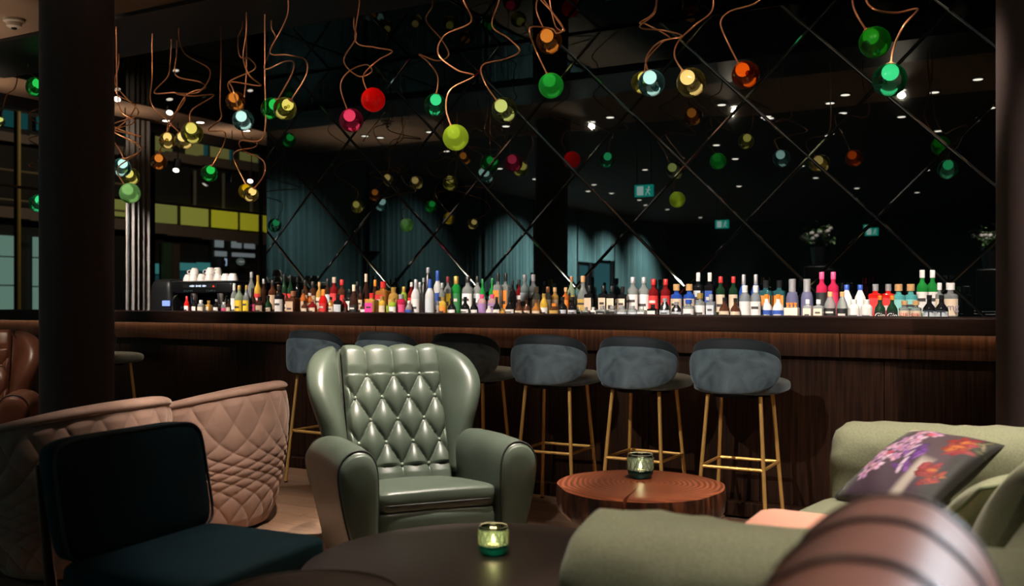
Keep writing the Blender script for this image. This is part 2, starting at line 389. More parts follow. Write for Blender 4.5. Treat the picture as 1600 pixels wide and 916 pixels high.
# teal curtain along the rest of the left wall (seen in the mirror), pleated
def pleat(x0, y0, y1, z0, z1, n, amp):
    def f(u, v):
        y = y0+(y1-y0)*u; return (x0+amp*sin(u*n*2*pi)+0.3*amp*sin(u*n*4.7*pi+1), y, z0+(z1-z0)*v)
    return f
for k, (a, b) in enumerate(((-0.8, -3.4), (-3.5, -7.0), (-7.1, -11.4), (-13.9, -17.9))):
    o = MB().grid(pleat(XL+0.10, a, b, 0.03, 3.27, int(abs(b-a)*7), 0.035), int(abs(b-a)*60), 2).build('long_curtain', M_CURTAIN_T, angle=180)
    if k == 3:
        v = MB().grid(pleat(XL+0.10, -11.45, -13.85, 2.10, 3.27, 16, 0.035), 150, 2).build('short_curtain', M_CURTAIN_T, angle=180); tag(v, 'short teal pleated curtain above the dusk windows, seen in the mirror', 'curtain', 'teal curtains')
    tag(o, ('teal pleated floor-length curtain next to the window, reflected at the mirror wall\'s edge', 'teal pleated floor-length curtain in the middle of the mirror reflection', 'teal pleated floor-length curtain left of the reflected dusk windows', 'teal pleated floor-length curtain reflected farthest off, beyond the dusk windows')[k], 'curtain', 'teal curtains')
o = MB().grid(pleat(XL+0.2, 2.26, 2.62, 0.05, 3.27, 5, 0.03), 90, 2).build('gathered_curtain', M_CURTAIN_G, angle=180)
tag(o, 'narrow grey gathered curtain hanging at the window beside the black column', 'curtain')
# columns
for nm, p, r, lb in (('column', (-4.99, -1.47), 0.205, 'left'), ('column', (0.05, -0.43), 0.205, 'right')):
    c = MB().lathe([(r, 0.0), (r, CEIL)], 64).build(nm, M_COLUMN, angle=60, loc=(p[0], p[1], 0)); c['kind'] = 'structure'
    c['label'] = 'round dark brown column standing in front of the %s end of the bar' % lb

# ================================================================ OUTSIDE, across the street
BX = -24.0
bo = empty('office_building', (BX, 14, 0), 0, 'dark office building across the street with lit yellow balcony panels', 'building')
M_FAC = P('dark_facade', (0.018, 0.016, 0.015), 0.8)
M_CONC = P('facade_band', (0.20, 0.15, 0.12), 0.8)
def fac(name, x0, y0, x1, y1, mat, thick=0.12, out=0.0):
    a = on_x(x0, y0, BX); b = on_x(x1, y0, BX); z1 = on_x((x0+x1)/2, y0, BX).z; z0 = on_x((x0+x1)/2, y1, BX).z
    return MB().box((out+thick/2, (a.y+b.y)/2-14, (z0+z1)/2), (thick, abs(b.y-a.y), z1-z0)).build(name, mat, bo, smooth=False)
MB().box((-0.3, 0, 5), (0.5, 40, 10)).build('facade', M_FAC, bo, smooth=False)
YEL = [emit('lit_panel_%s' % k, c, s) for k, c, s in (('olive', (0.20, 0.20, 0.045), 0.75), ('mid', (0.26, 0.245, 0.04), 0.8), ('gold', (0.34, 0.30, 0.015), 0.85))]
for x0, y0, x1, y1, k in ((205, 317, 214, 344, 0), (236, 319, 268, 349, 0), (277, 322, 317, 353, 1), (325, 327, 363, 357, 2), (370, 332, 405, 361, 2), (409, 336, 440, 365, 2), (150, 311, 200, 338, 0)):
    fac('balcony_panel', x0, y0, x1, y1, YEL[k], 0.1, 0.15)
UP = [emit('dim_office_window', (0.20, 0.18, 0.05), 0.55), emit('teal_office_window', (0.01, 0.07, 0.075), 0.6)]
for x0, y0, x1, y1, k in ((236, 214, 262, 238, 0), (286, 220, 311, 243, 0), (325, 228, 351, 250, 0), (371, 236, 396, 257, 0), (352, 230, 358, 250, 1), (397, 238, 403, 258, 1), (312, 222, 318, 243, 1), (0, 176, 36, 200, 1), (53, 186, 80, 206, 1), (190, 205, 212, 216, 1)):
    fac('office_window', x0, y0, x1, y1, UP[k], 0.1, 0.1)
for k in range(9):
    x0 = -20+k*54; y = 348+(x0-200)*0.107
    fac('facade_band', x0, y, x0+54.3, y+17, M_CONC, 0.3, 0.05)
    y = 243+(x0-260)*0.12; fac('facade_band', x0, y, x0+54.3, y+14, M_CONC, 0.3, 0.05)
for x in (288, 333, 377): fac('facade_post', x, 268+(x-288)*0.1, x+2.6, 322+(x-288)*0.11, P('pale_post', (0.28, 0.26, 0.23), 0.6), 0.06, 0.4)
TL = emit('teal_shop_light', (0.045, 0.20, 0.20), 0.75); TD = emit('dim_teal_shop_light', (0.012, 0.06, 0.07), 0.6); GR = emit('pale_green_door_light', (0.15, 0.25, 0.20), 0.75)
for x0, y0, x1, y1, m in ((274, 411, 304, 423, TL), (306, 411, 342, 424, TL), (274, 425, 342, 446, TD), (205, 412, 213, 430, TL), (237, 412, 246, 428, TL), (205, 432, 213, 470, TD), (237, 430, 246, 470, TD)):
    fac('shop_window', x0, y0, x1, y1, m, 0.05, 0.02)
for x0, x1, y0, y1 in ((-14, 20, 368, 400), (-14, 20, 402, 445), (-14, 20, 447, 490), (50, 70, 371, 402), (50, 70, 404, 447), (50, 70, 449, 490)):
    fac('door_panel', x0, y0, x1, y1, GR, 0.05, 0.02)
fac('green_post', 248, 380, 262, 470, P('green_post', (0.05, 0.10, 0.05), 0.7), 0.1, 0.1)
fac('brown_post', 263, 382, 274, 470, P('brown_post', (0.10, 0.07, 0.055), 0.7), 0.1, 0.1)
SH = emit('screen_reflection_glow', (0.22, 0.24, 0.25), 0.7)  # glowing panes standing in for bright screens reflected in the window
for x0, y0, x1, y1 in ((325, 368, 338, 387), (351, 367, 366, 388), (371, 369, 387, 389), (325, 393, 343, 401), (352, 396, 387, 402)):
    fac('screen_reflection', x0, y0, x1, y1, SH, 0.04, 0.3)
fac('reflection_frame', 321, 363, 349, 422, P('reflection_frame', (0.02, 0.02, 0.02), 0.5), 0.06, 0.22)
def text_mesh(name, cu, mat, parent):
    tmp = bpy.data.objects.new('tmp', cu); COL.objects.link(tmp); dg = bpy.context.evaluated_depsgraph_get()
    me = bpy.data.meshes.new_from_object(tmp.evaluated_get(dg)); bpy.data.objects.remove(tmp)
    me.name = name; me.materials.clear(); me.materials.append(mat)
    o = bpy.data.objects.new(name, me); COL.objects.link(o); o.parent = parent; return o
def sign_text(txt, x, y, hpx, mat, name):
    p = on_x(x, y, BX+0.45); Z = (p-CAMP).dot(Vector((FX, FY, 0)))
    cu = bpy.data.curves.new(name, 'FONT'); cu.body = txt; cu.size = hpx*Z/FPX*1.35; cu.align_x = 'CENTER'; cu.align_y = 'CENTER'; cu.extrude = 0.01
    o = text_mesh(name, cu, mat, bo)
    o.location = (p.x-BX, p.y-14, p.z); o.rotation_euler = (pi/2, 0, pi/2); return o
sign_text("'J", 353, 409, 9, emit('blue_white_sign', (0.45, 0.55, 0.75), 0.9), 'sign_letter')
p = on_x(376, 409, BX+0.45)
MB().sphere((p.x-BX, p.y-14, p.z), (0.03, 0.20, 0.125), 24, 10).build('oval_emblem', emit('oval_sign', (0.10, 0.12, 0.10), 0.7), bo)
MB().box((p.x-BX+0.03, p.y-14, p.z), (0.02, 0.22, 0.03)).build('emblem_bar', emit('oval_sign_bar', (0.5, 0.5, 0.45), 0.6), bo)
pole = MB().lathe([(0.07, 0), (0.07, 6)], 12).build('street_pole', P('yellow_pole', (0.30, 0.20, 0.03), 0.6), loc=(on_x(27, 400, -20).x, on_x(27, 400, -20).y, -0.6))
tag(pole, 'yellowish street pole outside the window left of the black column', 'pole')
rails = empty('balcony_rail', (-22, 9.5, 0), 0, 'thin outdoor railing seen through the window left of the black column', 'railing')
for y in (268, 314):
    q = on_x(30, y, -22); MB().tube([(0, -4, q.z), (0, 4, q.z)], 0.03).build('rail', P('rail_metal', (0.16, 0.12, 0.06), 0.5), rails)
struct(MB().box((-16.7, 5, -0.11), (14.6, 60, 0.1)).build('street_ground', P('asphalt', (0.02, 0.02, 0.022), 0.7), smooth=False))
ld = bpy.data.lights.new('facade_fill_light', 'POINT'); ld.energy = 420; ld.color = (1.0, 0.78, 0.55); ld.shadow_soft_size = 0.2  # added lamp above the view, brightens the bands of the opposite facade
sl = empty('facade_fill_lamp', (-16.5, 12.0, 0), 0, 'added unseen lamp outside, above the window view, brightening the facade band', 'added lamp')
lo = bpy.data.objects.new('facade_fill_light', ld); COL.objects.link(lo); lo.location = (0, 0, 6.2); lo.parent = sl
MB().lathe([(0.06, 0), (0.04, 7.9)], 10).build('mast', M_BLACKMETAL, sl, loc=(0, 0.3, 0)); MB().box((0, 0.1, 7.9), (0.25, 0.7, 0.08)).build('lamp_head', M_BLACKMETAL, sl, smooth=False)

# ================================================================ CEILING FITTINGS
M_DISC = emit('downlight_disc', (1.0, 0.86, 0.72), 6.0)
ring_m = MB().lathe([(0.048, -0.004), (0.060, -0.004), (0.060, 0.012), (0.048, 0.012)], 20)
def downlight(x, y, label, group, z=CEIL):
    t = empty('ceiling_downlight', (x, y, z-0.006), 0, label, 'downlight', group)
    MB().lathe([(0.045, -0.006), (0.062, -0.004), (0.062, 0.006), (0.045, 0.006)], 18).build('trim_ring', M_BLACKMETAL, t)
    MB().lathe([(0.044, -0.0075), (0.044, 0.004)], 18).build('light_disc', M_DISC, t); return t
GRP = 'downlights in the beige ceiling'
for k, (loc, tgt, watts, cone, blend, colr, r) in enumerate(SPOTS):
    if loc.z < 3.1: 
        t = empty('track_spotlight', loc, 0, 'added spotlight turned up to brighten the beige window ceiling strip, %s' % ('nearest the lounge', 'middle one', 'farthest off')[int((loc.y)//1.6)], 'spotlight')
        MB().lathe([(0.03, -0.14), (0.035, -0.02), (0.03, -0.005)], 16).build('lamp_can', M_BLACKMETAL, t)
        MB().tube([(0, 0, -0.1), (0.06, 0, 0.1), (0.06, 0, CEIL-loc.z)], 0.006).build('stem', M_BLACKMETAL, t)
    else: t = downlight(loc.x, loc.y, 'small round recessed ceiling downlight in the beige lounge ceiling, lit', GRP)  # added helper spots share this label with the room's own downlights
    d = bpy.data.lights.new('spot_light', 'SPOT'); d.energy = watts*4; d.spot_size = rad(cone); d.spot_blend = blend; d.color = colr; d.shadow_soft_size = r
    o = bpy.data.objects.new('spot_light', d); COL.objects.link(o); o.parent = t
    o.location = loc-t.location; o.rotation_euler = (tgt-loc).to_track_quat('-Z', 'Y').to_euler()
for x, y in ((-7.6, -1.4), (-7.4, -3.0), (-6.2, -4.6), (-7.6, -6.0), (-5.6, -6.4), (-7.2, -8.0), (-4.6, -8.4), (-6.3, -10.0), (-3.2, -7.0), (-3.0, -10.2), (-1.5, -8.8), (-1.2, -6.2), (-5.0, -12.0), (-0.2, -11.0), (-2.0, -12.6), (-7.8, -12.4), (-3.8, -5.2), (-0.4, -3.0), (0.8, -7.6)):
    downlight(x, y, 'small round recessed ceiling downlight in the beige lounge ceiling, lit', GRP)
for k, (px_, py_) in enumerate(((228, 191.5), (313, 190), (410, 200))):
    q = ray(px_, py_); q = CAMP+q*((CEIL-CAMP.z)/q.z)
    if k == 0: q.x = -8.95
    downlight(min(q.x, -8.6), q.y, ('lit downlight in the beige window ceiling strip, nearest the black column', 'lit downlight in the beige window ceiling strip, middle one', 'lit downlight in the beige window ceiling strip, at the mirror wall edge')[k], None)
# spotlights hung before the window
for k, (px_, py_, X) in enumerate(((183, 155, -8.3), (265, 176, -8.3), (275, 266, -8.9), (391, 283, -8.9), (414, 206, -8.6))):
    q = on_x(px_, py_, X)
    t = empty('track_spotlight', q, rad(35), 'black spotlight with lit face hanging by the window, %s' % ('nearest the black column', 'above the cluster of amber pendants', 'below the amber pendants, lower row', 'lower row, right-hand one', 'at the edge of the mirror wall')[k], 'spotlight', 'spotlights by the window')
    M = Matrix.Rotation(rad(-35), 4, 'X')
    MB().lathe([(0.035, 0.0), (0.045, 0.0), (0.045, 0.15), (0.02, 0.16)], 18, M=M).build('lamp_can', M_BLACKMETAL, t)
    MB().lathe([(0.034, -0.004), (0.034, 0.004)], 18, M=M).build('light_face', M_DISC, t)
    MB().tube([(0, 0.07, 0.1), (0, 0.10, 0.16), (0, 0.10, CEIL-q.z)], 0.006).build('stem', M_BLACKMETAL, t)
# smoke detector
q = ray(22, 30); q = CAMP+q*((CEIL-CAMP.z)/q.z)
t = empty('smoke_detector', (q.x, q.y, CEIL), 0, 'round white smoke detector on the beige ceiling left of the column', 'smoke detector')
MB().lathe([(0.075, 0.0), (0.075, -0.02), (0.06, -0.028)], 28).build('base', M_CREAM, t)
MB().lathe([(0.055, -0.026), (0.052, -0.055), (0.035, -0.065)], 28).build('body', M_CREAM, t)
MB().lathe([(0.02, -0.062), (0.02, -0.075), (0.008, -0.08)], 16).build('sensor', M_BLACK, t)
# exit signs (seen in the mirror)
EXG = emit('exit_green', (0.01, 0.55, 0.40), 1.1); EXW = emit('exit_white', (0.75, 1.0, 0.9), 1.3)
for k, (X, Y, rz) in enumerate(((-4.57, -3.56, 0), (-5.2, -9.5, 0), (-2.9, -12.4, 0))):
    t = empty('exit_sign', (X, Y, 2.62), rz, ('green running-man exit sign hanging from the ceiling, reflected large in the mirror', 'green running-man exit sign, reflected small and low in the mirror', 'green running-man exit sign, reflected at the right of the mirror')[k], 'exit sign')
    MB().box((0, 0, 0), (0.26, 0.03, 0.16)).build('sign_box', EXG, t, smooth=False)
    MB().tube([(-0.1, 0, 0.08), (-0.1, 0, CEIL-2.62)], 0.004).tube([(0.1, 0, 0.08), (0.1, 0, CEIL-2.62)], 0.004).build('wire', M_BLACKMETAL, t)
    m = MB()
    m.box((-0.05, 0.018, 0), (0.09, 0.004, 0.12))
    m.build('door_symbol', EXW, t, smooth=False)
    m = MB().sphere((0.075, 0.018, 0.045), (0.013, 0.003, 0.013), 12, 6)
    m.tube([(0.072, 0.018, 0.028), (0.055, 0.018, -0.015)], 0.009, 6).tube([(0.055, 0.018, -0.015), (0.075, 0.018, -0.035), (0.09, 0.018, -0.06)], 0.006, 6).tube([(0.055, 0.018, -0.015), (0.035, 0.018, -0.03), (0.03, 0.018, -0.062)], 0.006, 6)
    m.tube([(0.07, 0.018, 0.02), (0.045, 0.018, 0.01), (0.032, 0.018, 0.022)], 0.005, 6).tube([(0.07, 0.018, 0.02), (0.095, 0.018, 0.0)], 0.005, 6)
    m.build('running_figure', EXW, t)
# far window with dusk light, and two potted plants (seen in the mirror)
for k, (a, b) in enumerate(((-11.55, -12.15), (-12.6, -13.7))):
    wn = struct(MB().box((XL+0.03, (a+b)/2, 1.5), (0.02, a-b, 1.04)).build('window_%d' % (k+4), emit('dusk_window', (0.10, 0.36, 0.40), 0.9), smooth=False))
    for yy in (a+0.05, b-0.05): MB().box((XL+0.05, yy, 1.5), (0.08, 0.10, 1.2)).build('mullion', M_FRAME, wn, smooth=False)
M_LEAF = P('plant_leaf', (0.045, 0.10, 0.03), 0.45, c2=(0.08, 0.15, 0.05), nscale=6)
M_BLOOM = P('white_bloom', (0.6, 0.52, 0.5), 0.6)
def plant(X, Y, z0, bloom, label):
    rr = random.Random(int(X*100)); t = empty('potted_plant', (X, Y, z0), 0, label, 'plant')
    MB().lathe([(0.14, 0), (0.19, 0.34), (0.175, 0.34), (0.16, 0.3)], 20).build('pot', M_BLACK, t)
    st = MB(); lf = MB(); fl_ = MB()
    for k in range(26):
        a = rr.uniform(0, 2*pi); l = rr.uniform(0.2, 0.42); e = rr.uniform(0.5, 1.3)
        tip = Vector((cos(a)*cos(e)*l, sin(a)*cos(e)*l, 0.3+sin(e)*l)); st.tube([(0, 0, 0.3), tip*0.6+Vector((0, 0, 0.15)), tip], 0.004, 4)
        for q in range(3):
            c = tip*(0.65+0.17*q)+Vector((0, 0, 0.1)); M = Matrix.Translation(c) @ Matrix.Rotation(rr.uniform(0, 6.28), 4, 'Z') @ Matrix.Rotation(rr.uniform(-0.8, 0.8), 4, 'Y')
            lf.add([(0, 0, 0), (0.05, 0.028, 0.012), (0.13, 0, -0.01), (0.05, -0.028, 0.012)], [(0, 1, 2), (0, 2, 3)], M)
        if bloom and k % 2 == 0: fl_.sphere(tuple(tip*1.02), 0.04, 8, 5)
    st.build('stem', M_LEAF, t); o = lf.build('foliage', M_LEAF, t, smooth=False); o['kind'] = 'stuff'
    if bloom: o = fl_.build('blossom', M_BLOOM, t); o['kind'] = 'stuff'
for X, Y, h, lb in ((-3.3, -9.2, 1.75, 'tall dark planter pedestal carrying white flowers, seen in the mirror'), (-0.6, -11.0, 1.75, 'tall dark planter pedestal carrying a plant, reflected at the mirror\'s right end')):
    rbox((0, 0, h/2), (0.5, 0.5, h), 0.01, 1).build('plant_pedestal', M_DARKWOOD, None, smooth=False, loc=(X, Y, 0.0)); tag(COL.objects[-1], lb, 'pedestal')
plant(-3.3, -9.2, 1.752, True, 'white-flowering potted plant on a pedestal, seen in the mirror')
plant(-0.6, -11.0, 1.752, True, 'flowering potted plant on a pedestal, reflected at the right end of the mirror')
# added uplighter out of view at the left, standing in for bounced ceiling light
ul = empty('added_uplighter', (-7.5, -1.3, 0), 0, 'added out-of-view floor uplighter that brightens the beige ceiling', 'floor lamp')
MB().lathe([(0.15, 0), (0.15, 0.02), (0.02, 0.03)], 24).build('base', M_BLACKMETAL, ul); MB().lathe([(0.012, 0.02), (0.012, 1.7)], 10).build('pole', M_BLACKMETAL, ul)
MB().lathe([(0.03, 1.68), (0.15, 1.80), (0.145, 1.80), (0.03, 1.70)], 24).build('shade', M_BLACKMETAL, ul)
d = bpy.data.lights.new('uplight', 'SPOT'); d.energy = 80; d.spot_size = rad(90); d.spot_blend = 0.9; d.color = (1.0, 0.80, 0.62); d.shadow_soft_size = 0.06
o = bpy.data.objects.new('uplight', d); COL.objects.link(o); o.parent = ul; o.location = (0, 0, 1.79); o.rotation_euler = (pi, 0, 0)
# ================================================================ THE BAR
bar = empty('bar_counter', (-3.6, 0.3, 0), 0, 'long dark wooden bar counter with a glowing strip under its top', 'bar counter')
def bl(x, y, z): return (x+3.6, y-0.3, z)
BXL, BXR = -8.4, 0.6
BC, BWD = (BXL+BXR)/2, BXR-BXL
rbox(bl(BC, 0.20, 1.058), (BWD, 0.50, 0.084), 0.004, 2).build('bar_top', M_BARTOP, bar, smooth=False)
nseg = 6
for k in range(nseg):
    x = BXL+BWD/nseg*(k+0.5)
    rbox(bl(x, 0.03, 0.952), (BWD/nseg-0.003, 0.05, 0.128), 0.002, 1).build('fascia_board', M_BARWOOD, bar, smooth=False)
npan = 14
for k in range(npan):
    x = BXL+BWD/npan*(k+0.5)
    rbox(bl(x, 0.065, 0.485), (BWD/npan-0.003, 0.05, 0.806), 0.002, 1).build('front_panel', M_BARWOOD, bar, smooth=False)
rbox(bl(BC, 0.03, 0.042), (BWD, 0.10, 0.078), 0.004, 1).build('plinth', M_BARWOOD, bar, smooth=False)
MB().box(bl(BC, -0.016, 1.0165), (BWD-0.1, 0.016, 0.002)).build('led_strip', emit('led_strip', (1.0, 0.62, 0.34), 20.0), bar, smooth=False)
MB().box(bl(BC, 0.56, 1.035), (BWD, 0.24, 0.06)).box(bl(BC, 0.82, 0.53), (BWD, 0.32, 1.05)).build('back_shelf', M_DARKWOOD, bar, smooth=False)
rbox(bl(BC, 0.815, 1.07), (BWD, 0.33, 0.03), 0.003, 1).build('bottle_riser', M_DARKWOOD, bar, smooth=False)
Z_ROW = (1.066, 1.086, 1.086); Y_ROW = (0.53, 0.735, 0.875)
bc = empty('back_counter', (-6.6, 1.30, 0), 0, 'dark counter behind the bar carrying the coffee machine', 'counter')
rbox((0, 0.035, 0.88), (2.2, 0.60, 0.04), 0.004, 1).build('counter_top', M_BARTOP, bc, smooth=False)
MB().box((0, 0.05, 0.43), (2.16, 0.54, 0.858)).build('cabinet_body', M_DARKWOOD, bc, smooth=False)

# ------------------------------------------------ coffee machine with cups, and grinder
CMY = 1.26
p0 = on_y(296, 460, CMY); p1 = on_y(391, 460, CMY)
cmx = (p0.x+p1.x)/2; cmw = abs(p1.x-p0.x)
cm = empty('coffee_machine', (cmx, CMY, 0.902), 0, 'black two-group espresso machine with white cups on its top', 'coffee machine')
rbox((0, 0.0, 0.045), (cmw, 0.46, 0.07), 0.01, 2).build('drip_tray', M_STEEL, cm, smooth=False)
rbox((0, 0.12, 0.22), (cmw*0.96, 0.22, 0.30), 0.01, 2).build('body', M_BLACKMETAL, cm, smooth=False)
rbox((0, 0.0, 0.395), (cmw, 0.46, 0.10), 0.02, 3).build('top_housing', M_BLACKMETAL, cm)
rbox((0, 0.0, 0.452), (cmw*1.0, 0.44, 0.012), 0.004, 1).build('cup_tray', M_CHROME, cm, smooth=False)
MB().box((0, -0.232, 0.410), (cmw*0.56, 0.006, 0.030)).build('display_panel', M_BLACK, cm, smooth=False)
m = MB()
for k in range(13):
    if k % 5 != 4: m.box((-0.12+k*0.016, -0.237, 0.412), (0.012, 0.004, 0.010+0.004*(k % 3)))
m.build('display_lettering', emit('display_white', (0.7, 0.8, 1.0), 1.1), cm, smooth=False)['kind'] = 'stuff'
MB().sphere((0.17, -0.236, 0.408), 0.008, 10, 6).build('red_lamp', emit('red_lamp', (1, 0.05, 0.03), 1.5), cm)
for s in (-1, 1):
    for k in range(5):
        MB().box((s*0.14-0.05+k*0.024, -0.234, 0.368), (0.013, 0.008, 0.016)).build('button', M_STEEL, cm, smooth=False)
    MB().lathe([(0.04, 0.25), (0.045, 0.33), (0.05, 0.35)], 20, M=Matrix.Translation((s*0.17, -0.13, 0))).build('group_head', M_CHROME, cm)
    h = MB().lathe([(0.036, 0.215), (0.038, 0.25)], 20, M=Matrix.Translation((s*0.17, -0.13, 0))).build('portafilter', M_CHROME, cm)
    MB().tube([(s*0.17, -0.16, 0.235), (s*0.17, -0.29, 0.215)], 0.014, 10).build('handle', M_BLACK, h)
for s in (-1, 1): MB().tube(catmull([(s*0.31, -0.2, 0.34), (s*0.33, -0.25, 0.28), (s*0.33, -0.24, 0.14)]), 0.006).build('steam_wand', M_CHROME, cm)
cupm = MB().lathe([(0.001, 0.066), (0.025, 0.066), (0.030, 0.060), (0.043, 0.030), (0.047, 0.0), (0.044, 0.0), (0.040, 0.030), (0.026, 0.056), (0.001, 0.058)], 22)
hndm = MB().tube(catmull([(0.044, 0, 0.014), (0.064, 0, 0.018), (0.062, 0, 0.040), (0.036, 0, 0.046)], 4), 0.0045, 6)
proto = None
CUPS = [(282, 0.05, 0), (293, -0.06, 0), (303, -0.12, 0), (304, 0.02, 1), (316, -0.12, 0), (328, -0.12, 0), (329, 0.0, 1), (341, -0.1, 0), (340, 0.04, 1), (353, -0.12, 0), (364, -0.12, 0)]
for k, (cx, dy, st) in enumerate(CUPS):
    X = min(cmx+cmw/2-0.06, max(cmx-cmw/2+0.05, on_y(cx, 440, CMY+dy).x)); z = 0.902+0.4585+(0.062 if st else 0)
    nxt = 'stacked on another' if st else ('at the left end' if k == 0 else 'at the right end' if k == len(CUPS)-1 else 'in the front row')
    side = ('leftmost', 'second from the left', 'third from the left', 'left of the middle, upper', 'fourth in the lower row', 'fifth in the lower row', 'middle upper', 'sixth in the lower row', 'right upper', 'next to last', 'rightmost')[k]
    lb = 'white cup upside down on the coffee machine, %s' % side
    if proto is None:
        proto = empty('coffee_cup', (X, CMY+dy, z), 0.4, lb, 'cup', 'white cups on the coffee machine'); cupm.build('cup_body', M_WHITE, proto); hndm.build('handle', M_WHITE, proto)
    else: dup(proto, (X, CMY+dy, z), random.uniform(0, 6), lb)
gx = on_y(272, 460, 1.16).x-0.02
gr = empty('coffee_grinder', (gx, 1.16, 0.902), 0, 'black coffee grinder with a lit blue display beside the espresso machine', 'grinder')
gw = 0.30
MB().pillow((0, 0, 0.24), (gw/2, 0.16, 0.24), 0.35, 0.3, 40, 20, fn=lambda x, y, z: (x*(1-0.12*max(0, z/0.24)), y, z)).build('housing', M_BLACK, gr)
rbox((0.10, -0.166, 0.255), (0.085, 0.02, 0.05), 0.005, 2).build('display', emit('blue_display', (0.30, 0.42, 1.0), 1.25), gr, smooth=False)
MB().lathe([(0.03, 0.13), (0.035, 0.2)], 16, M=Matrix.Translation((0.10, -0.15, 0))).build('spout', M_BLACKMETAL, gr)

# ------------------------------------------------ bottles
def gl(name, c, see=0.45, gloss=1.0): return thin_glass('bottle_glass_'+name, tuple(min(1, q*1.2+0.12) if False else q for q in c), body=c, milky=1-see, gloss=gloss, rough=0.035)
GC = {'clear': gl('clear', (0.60, 0.64, 0.62), 0.72), 'pale green': gl('pale_green', (0.50, 0.62, 0.42), 0.6), 'frosted white': gl('frosted', (0.66, 0.66, 0.66), 0.12), 'white': gl('white', (0.74, 0.71, 0.68), 0.02),
      'yellow': gl('yellow', (0.75, 0.46, 0.06), 0.3), 'amber': gl('amber', (0.50, 0.19, 0.04), 0.35), 'honey': gl('honey', (0.62, 0.34, 0.08), 0.35), 'brown': gl('brown', (0.10, 0.035, 0.018), 0.3), 'dark brown': gl('dark_brown', (0.045, 0.018, 0.012), 0.25),
      'black': gl('black', (0.008, 0.008, 0.009), 0.05), 'dark green': gl('dark_green', (0.012, 0.045, 0.02), 0.2), 'green': gl('green', (0.02, 0.30, 0.05), 0.35), 'red': gl('red', (0.62, 0.015, 0.012), 0.15), 'dark red': gl('dark_red', (0.20, 0.01, 0.012), 0.25),
      'orange': gl('orange', (0.62, 0.16, 0.03), 0.35), 'crimson': gl('crimson', (0.50, 0.02, 0.07), 0.2), 'blue': gl('blue', (0.03, 0.10, 0.50), 0.25), 'teal': gl('teal', (0.10, 0.42, 0.42), 0.2), 'dark teal': gl('dark_teal', (0.025, 0.11, 0.13), 0.3),
      'violet': gl('violet', (0.30, 0.30, 0.52), 0.6), 'lime': gl('lime', (0.35, 0.50, 0.05), 0.3), 'silver': M_STEEL, 'steel': P('dark_steel', (0.16, 0.15, 0.14), 0.3, 1.0), 'pink': gl('pink', (0.70, 0.42, 0.42), 0.4)}
CAPC = {'black': (0.012, 0.012, 0.012), 'silver': (0.52, 0.52, 0.54), 'gold': (0.60, 0.38, 0.09), 'white': (0.75, 0.72, 0.70), 'cream': (0.68, 0.54, 0.40), 'red': (0.62, 0.03, 0.03), 'orange': (0.85, 0.25, 0.03), 'cork': (0.62, 0.36, 0.16), 'copper': (0.50, 0.22, 0.11),
        'blue': (0.03, 0.09, 0.42), 'green': (0.03, 0.20, 0.06), 'pink': (0.75, 0.08, 0.22), 'brown': (0.10, 0.05, 0.03), 'dark red': (0.20, 0.02, 0.03), 'grey': (0.38, 0.38, 0.38)}
LABC = dict(CAPC, **{'yellow': (0.85, 0.55, 0.03), 'tan': (0.62, 0.42, 0.27), 'magenta': (0.75, 0.04, 0.28), 'purple': (0.36, 0.20, 0.46), 'teal': (0.25, 0.58, 0.55), 'grey': (0.55, 0.58, 0.62), 'lime': (0.5, 0.6, 0.1), 'white': (0.78, 0.73, 0.70)})
def capm(k): return P('bottle_cap_'+k.replace(' ', '_'), CAPC[k], 0.35, 0.5 if k in ('silver', 'gold', 'copper') else 0.0)
def labm(k):
    nm = 'label_'+k.replace(' ', '_')
    return P(nm, LABC[k], 0.65)
